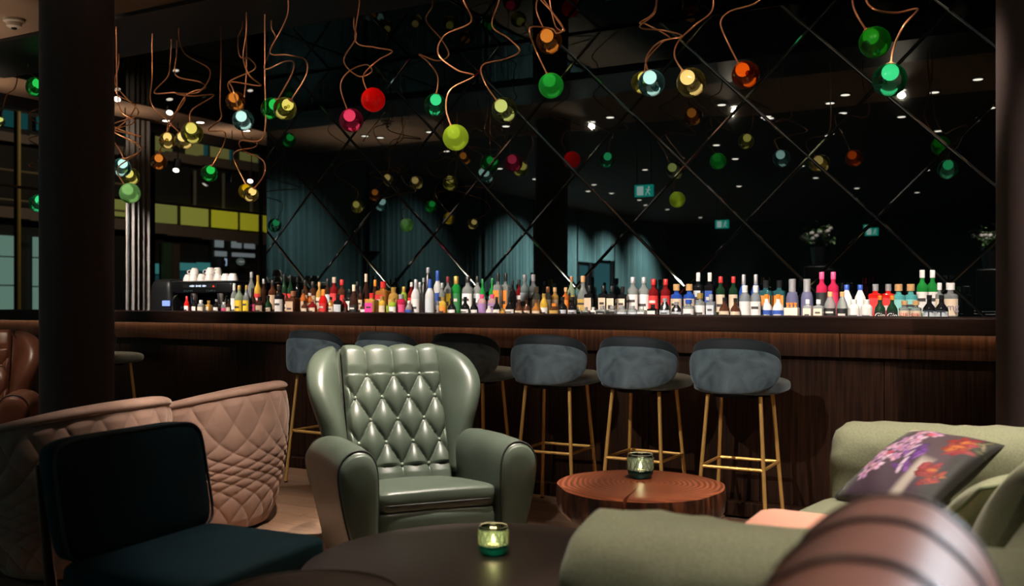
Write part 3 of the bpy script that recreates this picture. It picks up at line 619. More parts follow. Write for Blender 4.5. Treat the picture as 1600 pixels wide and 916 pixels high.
# profiles: list of (radius factor, height factor), neck starts where the cap goes
PROF = {
 'std': ([(0.90, 0), (1, 0.02), (1, 0.56), (0.93, 0.63), (0.55, 0.72), (0.36, 0.78), (0.34, 0.88)], 0.86, 0.38, (0.12, 0.50), 0),
 'shoulder': ([(0.92, 0), (1, 0.02), (1, 0.62), (0.92, 0.68), (0.48, 0.74), (0.40, 0.78), (0.40, 0.88)], 0.84, 0.46, (0.10, 0.54), 0),
 'slope': ([(0.92, 0), (1, 0.02), (1, 0.40), (0.85, 0.55), (0.50, 0.72), (0.36, 0.80), (0.34, 0.9)], 0.80, 0.38, (0.08, 0.36), 0),
 'bell': ([(0.94, 0), (1, 0.03), (1, 0.40), (0.90, 0.52), (0.62, 0.62), (0.36, 0.70), (0.33, 0.88)], 0.84, 0.38, (0.08, 0.40), 0),
 'jug': ([(0.94, 0), (1, 0.03), (1, 0.58), (0.90, 0.70), (0.55, 0.78), (0.40, 0.80), (0.40, 0.88)], 0.80, 0.50, (0.08, 0.54), 0),
 'square': ([(0.96, 0), (1, 0.02), (1, 0.66), (0.92, 0.70), (0.42, 0.73), (0.34, 0.76), (0.34, 0.88)], 0.80, 0.44, (0.10, 0.58), 6),
 'apothecary': ([(0.96, 0), (1, 0.02), (1, 0.60), (0.94, 0.66), (0.45, 0.70), (0.36, 0.76), (0.36, 0.88)], 0.80, 0.56, (0.06, 0.54), 0),
 'tall': ([(0.92, 0), (1, 0.02), (1, 0.58), (0.80, 0.66), (0.48, 0.74), (0.40, 0.80), (0.38, 0.9)], 0.76, 0.42, (0.10, 0.48), 0),
 'flask': ([(0.94, 0), (1, 0.03), (1, 0.50), (0.86, 0.62), (0.60, 0.72), (0.34, 0.80), (0.34, 0.9)], 0.84, 0.42, (0.08, 0.44), 0),
 'shaker': ([(0.80, 0), (0.86, 0.02), (1.0, 0.55), (0.92, 0.60), (0.62, 0.80), (0.42, 0.84), (0.42, 0.9)], 0.88, 0.44, None, 0),
 'cone': ([(0.94, 0), (1, 0.03), (1, 0.06), (0.92, 0.50), (0.70, 0.64), (0.46, 0.68), (0.46, 0.8)], 0.66, 0.54, None, 0),
}
BOT = """374,446,12,0,std,pale green,gold,yellow
385,446,11,0,std,clear,gold,yellow
395,450,12,0,bell,dark brown,black,pink
366,443,9,1,tall,clear,white,white
393,425,11,2,std,clear,silver,-
403,430,10,1,std,yellow,gold,red
412,436,9,2,std,dark brown,silver,-
406,464,13,0,jug,dark brown,black,tan
419,462,13,0,bell,dark green,black,cream
426,438,11,1,shoulder,brown,black,tan
437,446,13,0,shoulder,black,black,white
435,445,9,2,std,amber,copper,tan
444,429,10,2,std,dark green,black,red
454,430,9,2,std,dark green,black,red
465,433,10,2,std,black,black,-
458,455,15,0,square,brown,copper,tan
448,462,8,1,std,dark brown,black,white
474,453,10,1,std,orange,black,tan
477,438,11,2,shoulder,brown,black,tan
489,440,12,2,jug,brown,black,tan
484,458,12,1,std,orange,white,cream
476,470,9,0,std,brown,black,cream
488,468,12,0,std,dark red,copper,cream
499,441,9,2,std,honey,cork,cream
505,452,11,0,tall,red,orange,red
512,436,10,2,shoulder,dark brown,black,grey
522,433,11,2,shoulder,dark red,cream,red
517,464,10,0,std,amber,black,cream
528,460,12,0,shoulder,black,black,grey
534,437,11,1,shoulder,brown,red,red
538,466,9,0,std,dark red,black,brown
546,452,11,1,std,black,black,white
543,470,8,1,square,brown,black,cream
553,445,12,0,slope,dark brown,cream,black
558,440,10,2,std,black,black,-
563,448,8,1,std,dark brown,black,cream
572,428,10,2,slope,dark brown,cream,orange
568,474,9,0,jug,brown,black,white
586,437,10,2,slope,dark brown,orange,-
599,440,17,2,square,amber,red,red
581,458,15,0,square,honey,red,magenta
597,463,11,0,jug,yellow,gold,cream
615,449,14,1,jug,honey,gold,gold
614,466,11,0,jug,lime,gold,white
605,476,7,1,std,lime,green,-
627,460,14,0,jug,crimson,silver,pink
631,448,10,2,jug,lime,gold,lime
643,441,10,2,std,dark red,white,red
639,470,10,0,flask,clear,white,blue
650,437,13,0,tall,frosted white,silver,white
656,441,9,2,flask,clear,silver,red
662,434,8,1,shaker,silver,silver,-
669,418,11,2,shaker,steel,silver,-
672,436,13,0,tall,frosted white,blue,grey
684,423,12,2,tall,frosted white,blue,blue
691,442,9,1,shoulder,clear,silver,black
683,470,8,0,square,white,white,white
700,432,11,2,shoulder,clear,dark red,yellow
692,464,10,0,jug,yellow,gold,orange
713,432,15,2,jug,green,gold,green
706,466,12,0,bell,black,black,white
731,432,15,2,shoulder,clear,black,white
727,464,12,0,bell,black,black,white
746,432,11,2,shoulder,clear,black,grey
741,466,11,0,bell,black,black,white
754,436,8,2,std,green,green,white
753,460,12,1,jug,pink,pink,purple
769,460,12,1,jug,pink,pink,purple
769,435,9,2,std,green,green,teal
778,427,11,2,square,clear,black,orange
790,427,11,2,square,clear,black,orange
776,464,10,0,bell,black,black,white
764,478,9,0,flask,white,white,purple
785,482,8,0,jug,honey,gold,orange
801,438,9,2,std,black,black,-
797,464,13,0,bell,black,black,white
811,437,9,2,shoulder,dark red,black,white
820,429,12,2,shoulder,clear,silver,grey
833,429,12,2,shoulder,clear,silver,grey
811,468,11,0,bell,brown,brown,cream
823,468,11,0,bell,brown,brown,cream
838,448,12,1,jug,clear,cream,cream
838,468,12,0,bell,amber,brown,cream
850,459,12,0,flask,yellow,gold,white
856,448,10,2,jug,clear,copper,white
867,449,10,2,shoulder,honey,cork,cream
866,474,13,0,jug,brown,orange,gold
879,464,13,0,bell,black,black,grey
895,464,13,0,bell,black,black,grey
884,449,9,1,shoulder,orange,cork,orange
893,432,11,2,std,pale green,copper,gold
911,431,16,2,bell,clear,cork,gold
905,480,9,0,square,clear,cream,black
921,446,12,1,square,black,black,cream
916,480,9,0,square,clear,silver,black
927,480,10,0,square,white,white,black
943,446,12,1,square,black,black,cream
956,447,12,1,square,black,black,cream
973,448,13,1,square,black,black,cream
941,478,14,0,square,clear,silver,black
957,478,13,0,square,clear,silver,black
972,478,14,0,jug,clear,silver,grey
988,478,14,0,jug,clear,silver,grey
989,433,15,2,shoulder,clear,silver,white
1006,433,15,2,shoulder,clear,silver,white
1003,479,11,0,square,clear,white,white
1021,436,13,2,shoulder,dark red,red,red
1040,436,13,2,shoulder,dark red,red,red
1020,476,13,0,square,black,black,white
1039,466,14,0,flask,silver,silver,grey
1057,472,14,0,flask,silver,silver,grey
1057,444,15,1,apothecary,blue,cork,cream
1077,444,15,1,apothecary,blue,cork,cream
1091,426,12,2,square,black,white,grey
1109,426,12,2,square,black,white,blue
1076,468,15,0,apothecary,clear,blue,white
1094,458,14,0,apothecary,clear,gold,white
1111,460,12,0,square,clear,silver,grey
1126,432,12,2,shoulder,dark green,red,cream
1146,432,12,2,shoulder,dark green,red,cream
1132,465,14,0,bell,brown,black,cream
1149,466,13,0,bell,brown,black,cream
1162,429,12,2,tall,blue,silver,blue
1164,446,15,0,jug,clear,white,white
1181,446,14,0,jug,clear,white,white
1181,429,12,2,tall,blue,silver,blue
1197,438,17,2,square,dark teal,black,orange
1218,438,17,2,square,dark teal,black,orange
1198,460,15,0,bell,white,orange,blue
1216,460,15,0,bell,white,orange,blue
1238,436,17,2,cone,violet,silver,-
1261,436,17,2,cone,violet,silver,-
1262,468,12,0,square,clear,white,cream
1279,468,13,0,square,clear,white,cream
1284,425,14,2,shoulder,crimson,pink,black
1302,425,14,2,shoulder,crimson,pink,crimson
1297,456,15,0,flask,clear,cork,black
1316,456,14,0,flask,clear,cork,black
1323,445,15,1,flask,white,blue,white
1344,445,15,1,flask,white,blue,white
1334,468,15,0,jug,white,white,white
1354,468,15,0,jug,white,white,white
1368,444,18,2,square,red,silver,red
1388,444,18,2,square,red,silver,red
1375,462,14,0,bell,dark green,orange,black
1394,462,14,0,bell,dark green,orange,black
1404,444,17,1,apothecary,teal,cork,teal
1423,444,17,1,apothecary,teal,cork,teal
1413,470,14,0,apothecary,clear,cork,cream
1431,470,14,0,apothecary,clear,cork,cream
1441,422,14,2,shoulder,green,white,white
1457,422,14,2,shoulder,green,white,white
1452,461,17,0,bell,black,black,grey
1471,461,17,0,bell,black,black,grey
1468,442,10,2,apothecary,clear,white,cream
1485,442,19,2,apothecary,clear,white,cream
292,463,7,0,tall,red,red,white
303,466,8,0,std,black,black,white
314,469,9,0,jug,clear,white,cream
326,470,8,0,square,honey,gold,cream
338,468,8,0,std,black,silver,white
350,472,9,0,jug,clear,white,pink
357,468,7,0,std,dark brown,black,cream"""
LABC['crimson'] = (0.5, 0.02, 0.07)
rows = {0: [], 1: [], 2: []}
for ln in BOT.split('\n'):
    f = ln.split(','); rows[int(f[3])].append([float(f[0]), float(f[1]), float(f[2])]+f[4:])
SHAPEW = {'std': 'slim', 'shoulder': 'square-shouldered', 'slope': 'sloping', 'bell': 'round', 'jug': 'squat', 'square': 'square', 'apothecary': 'short-necked', 'tall': 'tall', 'flask': 'flask-shaped', 'shaker': 'shaker', 'cone': 'cone-shaped'}
LETTER = {1413: ('SIE', (0.60, 0.08, 0.07)), 1431: ('SIE', (0.60, 0.08, 0.07)), 1452: ('T', (0.02, 0.03, 0.04)), 1471: ('T', (0.02, 0.03, 0.04)), 1485: ('omg', (0.16, 0.14, 0.20)), 1375: ('Gin', (0.85, 0.82, 0.78)), 1394: ('Gin', (0.85, 0.82, 0.78))}
seen_labels = {}
bott = []
for r, L in rows.items():
    L.sort(); W = []
    for k, e in enumerate(L):
        Y = Y_ROW[r] + (0.030 if k % 2 else -0.030)
        p = on_y(e[0], e[1], Y); Z = (p-CAMP).dot(Vector((FX, FY, 0)))
        W.append([p.x, Y, p.z, e[2]*Z/FPX/2*1.2])
    for k in range(len(W)-1):
        a, b = W[k], W[k+1]; g = sqrt((a[0]-b[0])**2+(a[1]-b[1])**2)
        f = 1.0
        sqf = lambda e: 1.12 if e[3] == 'square' else 1.0
        need = a[3]*sqf(L[k])+b[3]*sqf(L[k+1])+0.001
        if need > g: f = g/need; a[3] *= max(f, 0.6); b[3] *= max(f, 0.6)
    for e, q in zip(L, W): bott.append((e[0], r, e, q))
ROWN = ('front row', 'middle row', 'back row')
for r in (0, 1, 2):
    B = [b for b in bott if b[1] == r]
    for k, (x, _, e, q) in enumerate(B):
        px_, yt, wd, shp, body, capc, lab = e
        X, Y, zt, R = q; zb = Z_ROW[r]; H = zt-zb
        prof, capz, capr, labz, sq = PROF[shp]
        short = body+' '+('flask' if shp == 'flask' else 'bottle' if shp != 'shaker' else 'cocktail shaker')
        def sh(n): return ('%s %s' % (n[2][4], 'shaker' if n[2][3] == 'shaker' else 'bottle'))
        nb = B[k-1] if k else None
        same = lambda a: a is not None and a[2][3:] == e[3:]
        nx = B[k+1] if k+1 < len(B) else None
        if same(nx) and same(nb): pos = 'between two alike'
        elif same(nx): pos = 'left of its twin'
        elif same(nb): pos = 'right of its twin'
        elif nb: pos = 'right of the %s-capped %s' % (nb[2][5], sh(nb))
        else: pos = 'first on the left'
        desc = '%s %s, %s cap' % (SHAPEW[shp] if shp not in ('flask', 'shaker') else '', short, capc)
        if lab != '-': desc += ', %s label' % lab
        lb = ' '.join(('%s, %s %s' % (desc, ROWN[r], pos)).split())
        seen_labels.setdefault(lb, []).append(px_)
        if len(seen_labels[lb]) > 1: lb = lb.replace(', ' + ROWN[r], ' near %s, %s' % ('the coffee machine' if px_ < 500 else 'the middle' if px_ < 1000 else 'the right end', ROWN[r]))
        if len(lb.split()) > 16: lb = lb.replace(SHAPEW[shp]+' ', '', 1)
        if len(lb.split()) > 16: lb = lb.replace(ROWN[r]+' ', '', 1)
        t = empty('bottle' if shp != 'shaker' else 'cocktail_shaker', (X, Y, zb), 0, lb, 'bottle' if shp != 'shaker' else 'shaker', 'bottles on the bar, '+ROWN[r])
        n = 20
        pf = [(R*a, H*z) for a, z in prof if z <= capz+0.06]
        pf[-1] = (pf[-1][0], H*capz)
        MB().lathe(pf, n if not sq else 32, sq=sq).build('glass_body', GC[body], t, angle=50)
        MB().lathe([(R*capr, H*(capz-0.005)), (R*capr*1.02, H*0.985), (R*capr*0.85, H)], 14).build('cap', capm(capc), t)
        if labz and lab != '-':
            l0, l1 = labz; m = MB(); vs = []; fs = []; nn = 13
            if sq:
                m.box((0, -R*0.995-0.0008, H*(l0+l1)/2), (R*1.62, 0.0018, H*(l1-l0)))
            else:
                for i in range(nn):
                    a = -pi/2+rad(-72+144*i/(nn-1)); vs += [(R*1.012*cos(a), R*1.012*sin(a), H*l0), (R*1.012*cos(a), R*1.012*sin(a), H*l1)]
                fs = [(2*i, 2*i+2, 2*i+3, 2*i+1) for i in range(nn-1)]; m.add(vs, fs)
            lo = m.build('label', labm(lab), t)
            dark = sum(LABC[lab]) > 0.9
            # printed bands of the label: thin strips on it
            if (int(px_)*7) % 3 != 0:
                bcol = P('label_print_dark', (0.05, 0.04, 0.04), 0.6) if dark else P('label_print_light', (0.6, 0.55, 0.5), 0.6)
                mm = MB(); aa = 40
                zz = H*(l0+(l1-l0)*(0.62 if int(px_) % 2 else 0.38)); hh = H*(l1-l0)*(0.16 if int(px_) % 4 else 0.28)
                if sq: mm.box((0, -R*0.995-0.0025, zz), (R*1.0, 0.001, hh))
                else:
                    vs = []
                    for i in range(7):
                        a = -pi/2+rad(-aa+2*aa*i/6); vs += [(R*1.03*cos(a), R*1.03*sin(a), zz-hh/2), (R*1.03*cos(a), R*1.03*sin(a), zz+hh/2)]
                    mm.add(vs, [(2*i, 2*i+2, 2*i+3, 2*i+1) for i in range(6)])
                if int(px_) not in LETTER: mm.build('label_print', bcol, lo)
            if int(px_) in LETTER:
                tx, tc = LETTER[int(px_)]; cu = bpy.data.curves.new('lettering', 'FONT'); cu.body = tx
                cu.size = R*(1.3 if len(tx) > 1 else 2.2); cu.align_x = 'CENTER'; cu.align_y = 'CENTER'; cu.extrude = 0.0004
                if tx == 'Gin': cu.shear = 0.3; cu.size = R*1.25
                fo = text_mesh('lettering', cu, P('ink_%d' % int(tc[0]*1000+tc[1]*10), tc, 0.6), t)
                fo.location = (0, -R*1.06, H*(l0+l1)/2); fo.rotation_euler = (pi/2, 0, 0.3)
                fo.rotation_euler = (pi/2, 0, 0)
# white carton among the bottles
t0 = on_y(1237, 481, 0.53)
cb = empty('gift_carton', (t0.x, 0.53, Z_ROW[0]), 0, 'low white carton holding small orange-capped bottles at the front of the bar', 'box')
hb = t0.z-Z_ROW[0]
rbox((0, 0, hb/2), (0.080, 0.06, hb), 0.002, 1).build('carton', M_CREAM, cb, smooth=False)
for k in range(3): MB().lathe([(0.007, hb), (0.007, hb+0.018), (0.010, hb+0.020), (0.010, hb+0.03)], 12, M=Matrix.Translation((-0.022+0.022*k, 0, 0))).build('orange_cap', capm('orange'), cb)
MB().box((-0.008, -0.0312, hb*0.4), (0.016, 0.001, 0.006)).build('label_print', P('label_print_red', (0.5, 0.1, 0.08), 0.6), cb, smooth=False)

# ================================================================ PENDANT LAMPS
def globe_mats(key, tint, body, milky, inner, istr):
    return (globe_glass('pendant_glass_'+key, tint, body, milky, 0.0 if milky > 0.7 else 0.45), emit('pendant_light_'+key, inner, istr))
GK = {
 'green': globe_mats('green', (0.10, 0.75, 0.28), (0.05, 0.55, 0.16), 0.10, (0.25, 0.95, 0.35), 0.85),
 'milkgreen': globe_mats('milkgreen', (0.06, 0.55, 0.20), (0.04, 0.62, 0.18), 0.75, (0.55, 0.95, 0.25), 1.3),
 'deepgreen': globe_mats('deepgreen', (0.05, 0.42, 0.10), (0.03, 0.40, 0.07), 0.45, (0.35, 0.8, 0.1), 0.8),
 'clear': globe_mats('clear', (0.80, 0.82, 0.74), (0.5, 0.5, 0.45), 0.02, (0.66, 0.70, 0.20), 1.1),
 'cleargreen': globe_mats('cleargreen', (0.72, 0.86, 0.76), (0.2, 0.6, 0.4), 0.03, (0.06, 0.80, 0.30), 1.1),
 'olive': globe_mats('olive', (0.62, 0.60, 0.20), (0.5, 0.5, 0.1), 0.08, (1.0, 0.88, 0.52), 1.4),
 'gold': globe_mats('gold', (0.70, 0.55, 0.22), (0.5, 0.4, 0.1), 0.06, (1.0, 0.88, 0.66), 1.6),
 'amber': globe_mats('amber', (0.72, 0.33, 0.10), (0.5, 0.2, 0.05), 0.08, (1.0, 0.66, 0.26), 0.95),
 'orange': globe_mats('orange', (0.80, 0.25, 0.08), (0.6, 0.15, 0.05), 0.12, (1.0, 0.36, 0.03), 1.0),
 'teal': globe_mats('teal', (0.42, 0.68, 0.68), (0.2, 0.5, 0.5), 0.05, (0.92, 0.95, 0.82), 1.7),
 'pink': globe_mats('pink', (0.75, 0.12, 0.40), (0.70, 0.06, 0.30), 0.22, (1.0, 0.36, 0.26), 1.3),
 'red': globe_mats('red', (0.60, 0.02, 0.02), (0.80, 0.02, 0.02), 0.92, (1.0, 0.10, 0.05), 2.2),
 'lime': globe_mats('lime', (0.55, 0.65, 0.12), (0.56, 0.68, 0.12), 0.85, (0.85, 0.95, 0.25), 2.4),
 'mint': globe_mats('mint', (0.45, 0.75, 0.30), (0.42, 0.80, 0.30), 0.75, (0.85, 1.0, 0.70), 1.6),
 'yellow': globe_mats('yellow', (0.75, 0.60, 0.08), (0.6, 0.5, 0.05), 0.3, (1.0, 0.70, 0.06), 1.0),
}
def pendant(x, y, r, key, D, cord, label, cap=None, inner=(-0.15, 0.30), ir=0.52, group='coloured glass pendants over the bar'):
    """x, y, r: where the globe shows; D: how far behind the bar front it hangs; cord: course of the copper tube from the globe up"""
    c = on_y(x, y, D); Z = (c-CAMP).dot(Vector((FX, FY, 0))); R = r*Z/FPX
    t = empty('pendant_lamp', c, 0, label, 'pendant lamp', group)
    rr = random.Random(int(x*13+y))
    G, E = GK[key]
    MB().sphere((0, 0, 0), R, 28, 18).build('glass_globe', G, t, angle=180)
    # direction in which the cord enters
    pts = []
    for k, q in enumerate(cord):
        dy = 0 if k == 0 else 0.10*sin(k*1.9+x) * min(1, k/2)
        p = on_y(q[0], q[1], D+dy); pts.append(p-c)
    pts = [p for p in pts if p.z+c.z < CEIL-0.02]
    last = pts[-1]; pts.append(Vector((last.x+rr.uniform(-0.05, 0.05), last.y, (CEIL-c.z+last.z)/2))) if CEIL-c.z-last.z > 0.12 else None
    pts.append(Vector((pts[-1].x, pts[-1].y, CEIL-c.z)))
    d = (pts[0]).normalized() if pts[0].length > 1e-4 else Vector((0, 0, 1))
    pts[0] = d*R*0.97
    if pts[0].z < 0.2*R: pts[0] = Vector((d.x*0.7, 0, 0.7)).normalized()*R*0.97
    d = pts[0].normalized()
    MB().tube(catmull(pts, 9), 0.0052, 6).build('copper_cord', M_COPPER, t, angle=180)
    M = d.to_track_quat('Z', 'Y').to_matrix().to_4x4()
    MB().lathe([(R*0.30, R*0.93), (R*0.27, R*0.985), (R*0.10, R*1.06), (0.006, R*1.14)], 18, M=M).build('copper_cap', M_COPPER, t)
    off = d*R*(1-ir-0.04)
    if ir > 0:
        MB().sphere(tuple(off), R*ir, 20, 12).build('light_globe', E, t, angle=180)
    if key not in ('red', 'lime', 'milkgreen'):
        m = MB()
        for k in range(3):
            v = Vector((rr.uniform(-1, 1), rr.uniform(-1, 0.2), rr.uniform(-0.9, 0.1))).normalized()*R*0.74
            m.sphere(tuple(v), R*rr.uniform(0.12, 0.24), 12, 8)
        o = m.build('glass_bubble', G, t, angle=180); o['kind'] = 'stuff'
    return t
PL_ = [
 (425, 170, 17.5, 'green', 0.10, [(436, 152), (455, 118), (459, 98), (445, 96), (413, 107), (430, 62), (450, 8), (448, -30)], 'green glass pendant half behind an olive one at the mirror wall edge'),
 (445, 170, 18, 'olive', -0.05, [(458, 152), (478, 118), (477, 94), (450, 86), (422, 82), (440, 45), (450, 20), (450, -30)], 'olive glass pendant overlapping a green one at the mirror wall edge'),
 (549, 188, 18.5, 'pink', 0.45, [(541, 168), (532, 135), (545, 112), (572, 101), (581, 112), (560, 119), (537, 95), (556, 60), (562, 0), (566, -40)], 'pink glass pendant left of the red one'),
 (583, 156, 19, 'red', 0.10, [(571, 138), (568, 118), (590, 95), (613, 80), (585, 74), (556, 64), (561, 10), (564, -40)], 'solid red glass pendant'),
 (680, 164, 17.5, 'cleargreen', 0.20, [(682, 146), (684, 120), (670, 98), (655, 85), (683, 95), (701, 86), (690, 62), (666, 32), (666, -30)], 'small clear pendant with a bright green core, above the lime one'),
 (712, 215, 20.5, 'lime', -0.35, [(704, 195), (697, 170), (704, 140), (740, 119), (715, 110), (685, 85), (695, 55), (736, 34), (724, 0), (715, -40)], 'lime-yellow milky glass pendant hanging lowest in the centre'),
 (788, 172, 20, 'clear', 0.05, [(776, 157), (757, 128), (754, 102), (790, 92), (812, 80), (795, 60), (769, 40), (780, 0), (785, -40)], 'clear glass pendant with a yellow-green core left of the green one'),
 (858, 64, 20.5, 'amber', 0.25, [(850, 46), (838, 15), (845, -5), (870, 30), (882, 48), (868, 40), (850, -40)], 'clear amber pendant with an orange core above the milky green one'),
 (861, 134, 20, 'milkgreen', -0.05, [(855, 116), (838, 80), (828, 52), (832, 42), (862, 45), (870, 52), (880, 44), (862, 18), (842, -6), (840, -40)], 'solid bright green glass pendant with a copper cap in the centre'),
 (1003, 129, 17, 'olive', 0.45, [(1008, 110), (1012, 92), (1035, 66), (1046, 58), (1010, 38), (1000, 35), (1022, 18), (1030, -30)], 'olive glass pendant half hidden behind a white-lit clear one'),
 (1018, 130, 21, 'teal', 0.05, [(1012, 110), (1010, 90), (1030, 66), (1065, 57), (1040, 48), (1000, 42), (1024, 18), (1024, -30)], 'clear grey-teal glass pendant with a white core, left of the amber-rimmed one'),
 (1080, 129, 23, 'gold', -0.10, [(1066, 110), (1054, 88), (1060, 65), (1085, 40), (1113, 15), (1112, -30)], 'large clear gold-tinted pendant with a white core, left of the orange one'),
 (1165, 117, 21.5, 'orange', -0.05, [(1153, 98), (1134, 60), (1126, 35), (1140, 18), (1180, 5), (1195, -20)], 'bright orange glass pendant'),
 (1367, 66, 24.5, 'deepgreen', -0.15, [(1353, 46), (1338, 22), (1332, 0), (1333, -40)], 'large dark green glass pendant at the right, above another green one'),
 (1390, 125, 26, 'cleargreen', -0.20, [(1392, 101), (1396, 75), (1412, 40), (1434, 14), (1400, 20), (1365, 14), (1352, -5), (1350, -40)], 'large clear pendant with a bright green core, rightmost over the bar'),
 (56, 136, 15, 'green', 0.10, [(64, 120), (45, 112), (40, 80), (42, 40), (45, -20)], 'green glass pendant left of the black column, upper one'),
 (-1, 190, 8.5, 'clear', 0.30, [(2, 182), (10, 150), (22, 140), (20, 80), (20, -20)], 'small clear pendant cut by the left edge of the picture'),
 (60, 318, 14, 'cleargreen', 0.20, [(66, 304), (62, 270), (45, 258), (72, 247), (80, 236), (45, 218), (70, 206), (45, 178), (70, 164), (66, 120), (66, -10)], 'clear pendant with a green core low beside the black column'),
 (368, 158, 15, 'amber', 0.05, [(360, 143), (358, 128), (398, 108), (390, 92), (375, 88), (372, 60), (372, -20)], 'amber glass pendant directly above the white-lit teal one'),
 (380, 188, 16.5, 'teal', -0.05, [(372, 172), (364, 140), (362, 128), (407, 134), (390, 118), (380, 90), (380, -20)], 'clear teal glass pendant with a white core below an amber one'),
 (262, 220, 13, 'gold', 0.20, [(261, 206), (265, 190), (289, 156), (275, 145), (241, 145), (262, 120), (266, 98), (262, -20)], 'gold glass pendant at the left of a cluster of three'),
 (288, 219, 14.5, 'gold', 0.10, [(280, 205), (258, 185), (236, 160), (238, 120), (240, -20)], 'gold glass pendant in the middle of a cluster, behind its neighbour'),
 (300, 208, 17, 'olive', -0.10, [(297, 190), (300, 172), (334, 149), (300, 150), (276, 146), (312, 143), (328, 110), (290, 85), (280, 60), (278, -20)], 'olive-gold glass pendant at the right of a cluster of three'),
 (248, 253, 12.5, 'amber', 0.25, [(248, 240), (262, 205), (290, 150), (320, 138), (312, 128), (275, 118), (278, -20)], 'amber glass pendant hanging just below the gold cluster'),
 (190, 262, 14.5, 'teal', -0.02, [(194, 248), (220, 232), (175, 204), (221, 214), (176, 196), (215, 180), (205, 160), (180, 140), (176, 60), (176, -10)], 'clear teal pendant with a white core above a mint green one'),
 (204, 276, 13.5, 'olive', 0.20, [(196, 262), (190, 240), (175, 210), (198, 188), (212, 165), (202, 158), (180, 130), (186, -10)], 'olive glass pendant between the white-lit teal and the mint green ones'),
 (203, 302, 16, 'mint', -0.15, [(194, 288), (184, 270), (188, 258), (215, 240), (218, 226), (178, 205), (210, 190), (186, 165), (182, 60), (182, -10)], 'mint green milky glass pendant, lowest beside the grey curtain'),
 (327, 271, 13, 'green', 0.15, [(332, 258), (350, 225), (350, 206), (325, 204), (345, 185), (344, 162), (344, -20)], 'green glass pendant with a white core, alone below the gold cluster'),
 (384, 299, 11.5, 'yellow', 0.25, [(384, 288), (366, 250), (370, 236), (398, 230), (400, 220), (378, 206), (384, -20)], 'yellow glass pendant touching an amber one at the mirror wall edge'),
 (392, 304, 12, 'gold', 0.10, [(398, 293), (413, 272), (410, 250), (380, 235), (376, 220), (412, 212), (410, -20)], 'dark gold glass pendant touching a yellow one at the mirror wall edge'),
]
for x, y, r, key, D, cord, label in PL_:
    pendant(x, y, r, key, D, cord, label, ir=0.5)

# ================================================================ BAR STOOLS
def make_stool(label, loc):
    t = empty('bar_stool', loc, 0, label, 'bar stool', 'velvet bar stools along the bar')
    Rb = 0.25
    def shell(hw, hh, ht, cz, yo):
        def f(x, y, z):
            w = x*(1+0.10*z/0.13); a = w/Rb; rr = Rb - y + yo
            return (rr*sin(a), -rr*cos(a)+Rb-0.0, z)
        # outline in x,z ; thickness in y : use the superellipsoid turned on its side
        return lambda x, y, z: f(x*hw, z*ht, -y*hh)
    m = MB().pillow((0, -0.205, 0.856), (1, 1, 1), 0.55, 0.82, 64, 20, fn=shell(0.264, 0.138, 0.030, 0, 0.0)); m.build('backrest', M_VELVET_SHADED, t, angle=180)
    m = MB().pillow((0, -0.205, 0.830), (1, 1, 1), 0.42, 0.78, 64, 20, fn=shell(0.246, 0.112, 0.016, 0, 0.026)); m.build('back_panel', M_VELVET, t, angle=180)
    MB().pillow((0, 0.035, 0.742), (0.235, 0.215, 0.044), 0.6, 0.62, 44, 16).build('seat', M_VELVET, t, angle=180)
    MB().lathe([(0.15, 0.688), (0.15, 0.702)], 24).build('seat_plate', M_BLACKMETAL, t)
    ft = {}
    for sx in (-1, 1):
        for sy in (-1, 1):
            a = Vector((sx*0.135, sy*0.125, 0.70)); b = Vector((sx*0.180, sy*0.188, 0.006)); ft[(sx, sy)] = (a, b)
            l = MB().tube([a, b], 0.0105, 10).build('leg', M_BRASS, t)
            MB().lathe([(0.012, 0), (0.012, 0.008)], 10, M=Matrix.Translation((b.x, b.y, 0))).build('foot_cap', M_BLACK, l)
    def at(k, z): a, b = ft[k]; return a+(b-a)*((0.70-z)/0.694)
    for p, q in (((-1, -1), (1, -1)), ((1, -1), (1, 1)), ((1, 1), (-1, 1)), ((-1, 1), (-1, -1))):
        MB().tube([at(p, 0.335), at(q, 0.335)], 0.0085, 8).build('stretcher', M_BRASS, t)
    return t
SX = [(-1.347, 'blue-grey velvet bar stool with brass legs, rightmost, nearest the sofa'), (-1.875, 'blue-grey velvet bar stool directly behind the wooden side table'), (-2.41, 'blue-grey velvet bar stool just right of the green armchair'),
      (-2.97, 'dark shaded bar stool behind the right wing of the green armchair'), (-3.53, 'bar stool whose back barely shows above the green armchair'), (-4.09, 'blue-grey bar stool left of the green armchair, above the quilted chair'), (-6.25, 'bar stool mostly hidden behind the black column')]
st0 = make_stool(SX[0][1], (SX[0][0], -0.28, 0.004))
for k, (x, lb) in enumerate(SX[1:]): dup(st0, (x, -0.28, 0.004), rad((-2, 1.5, 2, 0, -3, 2)[k]), lb)
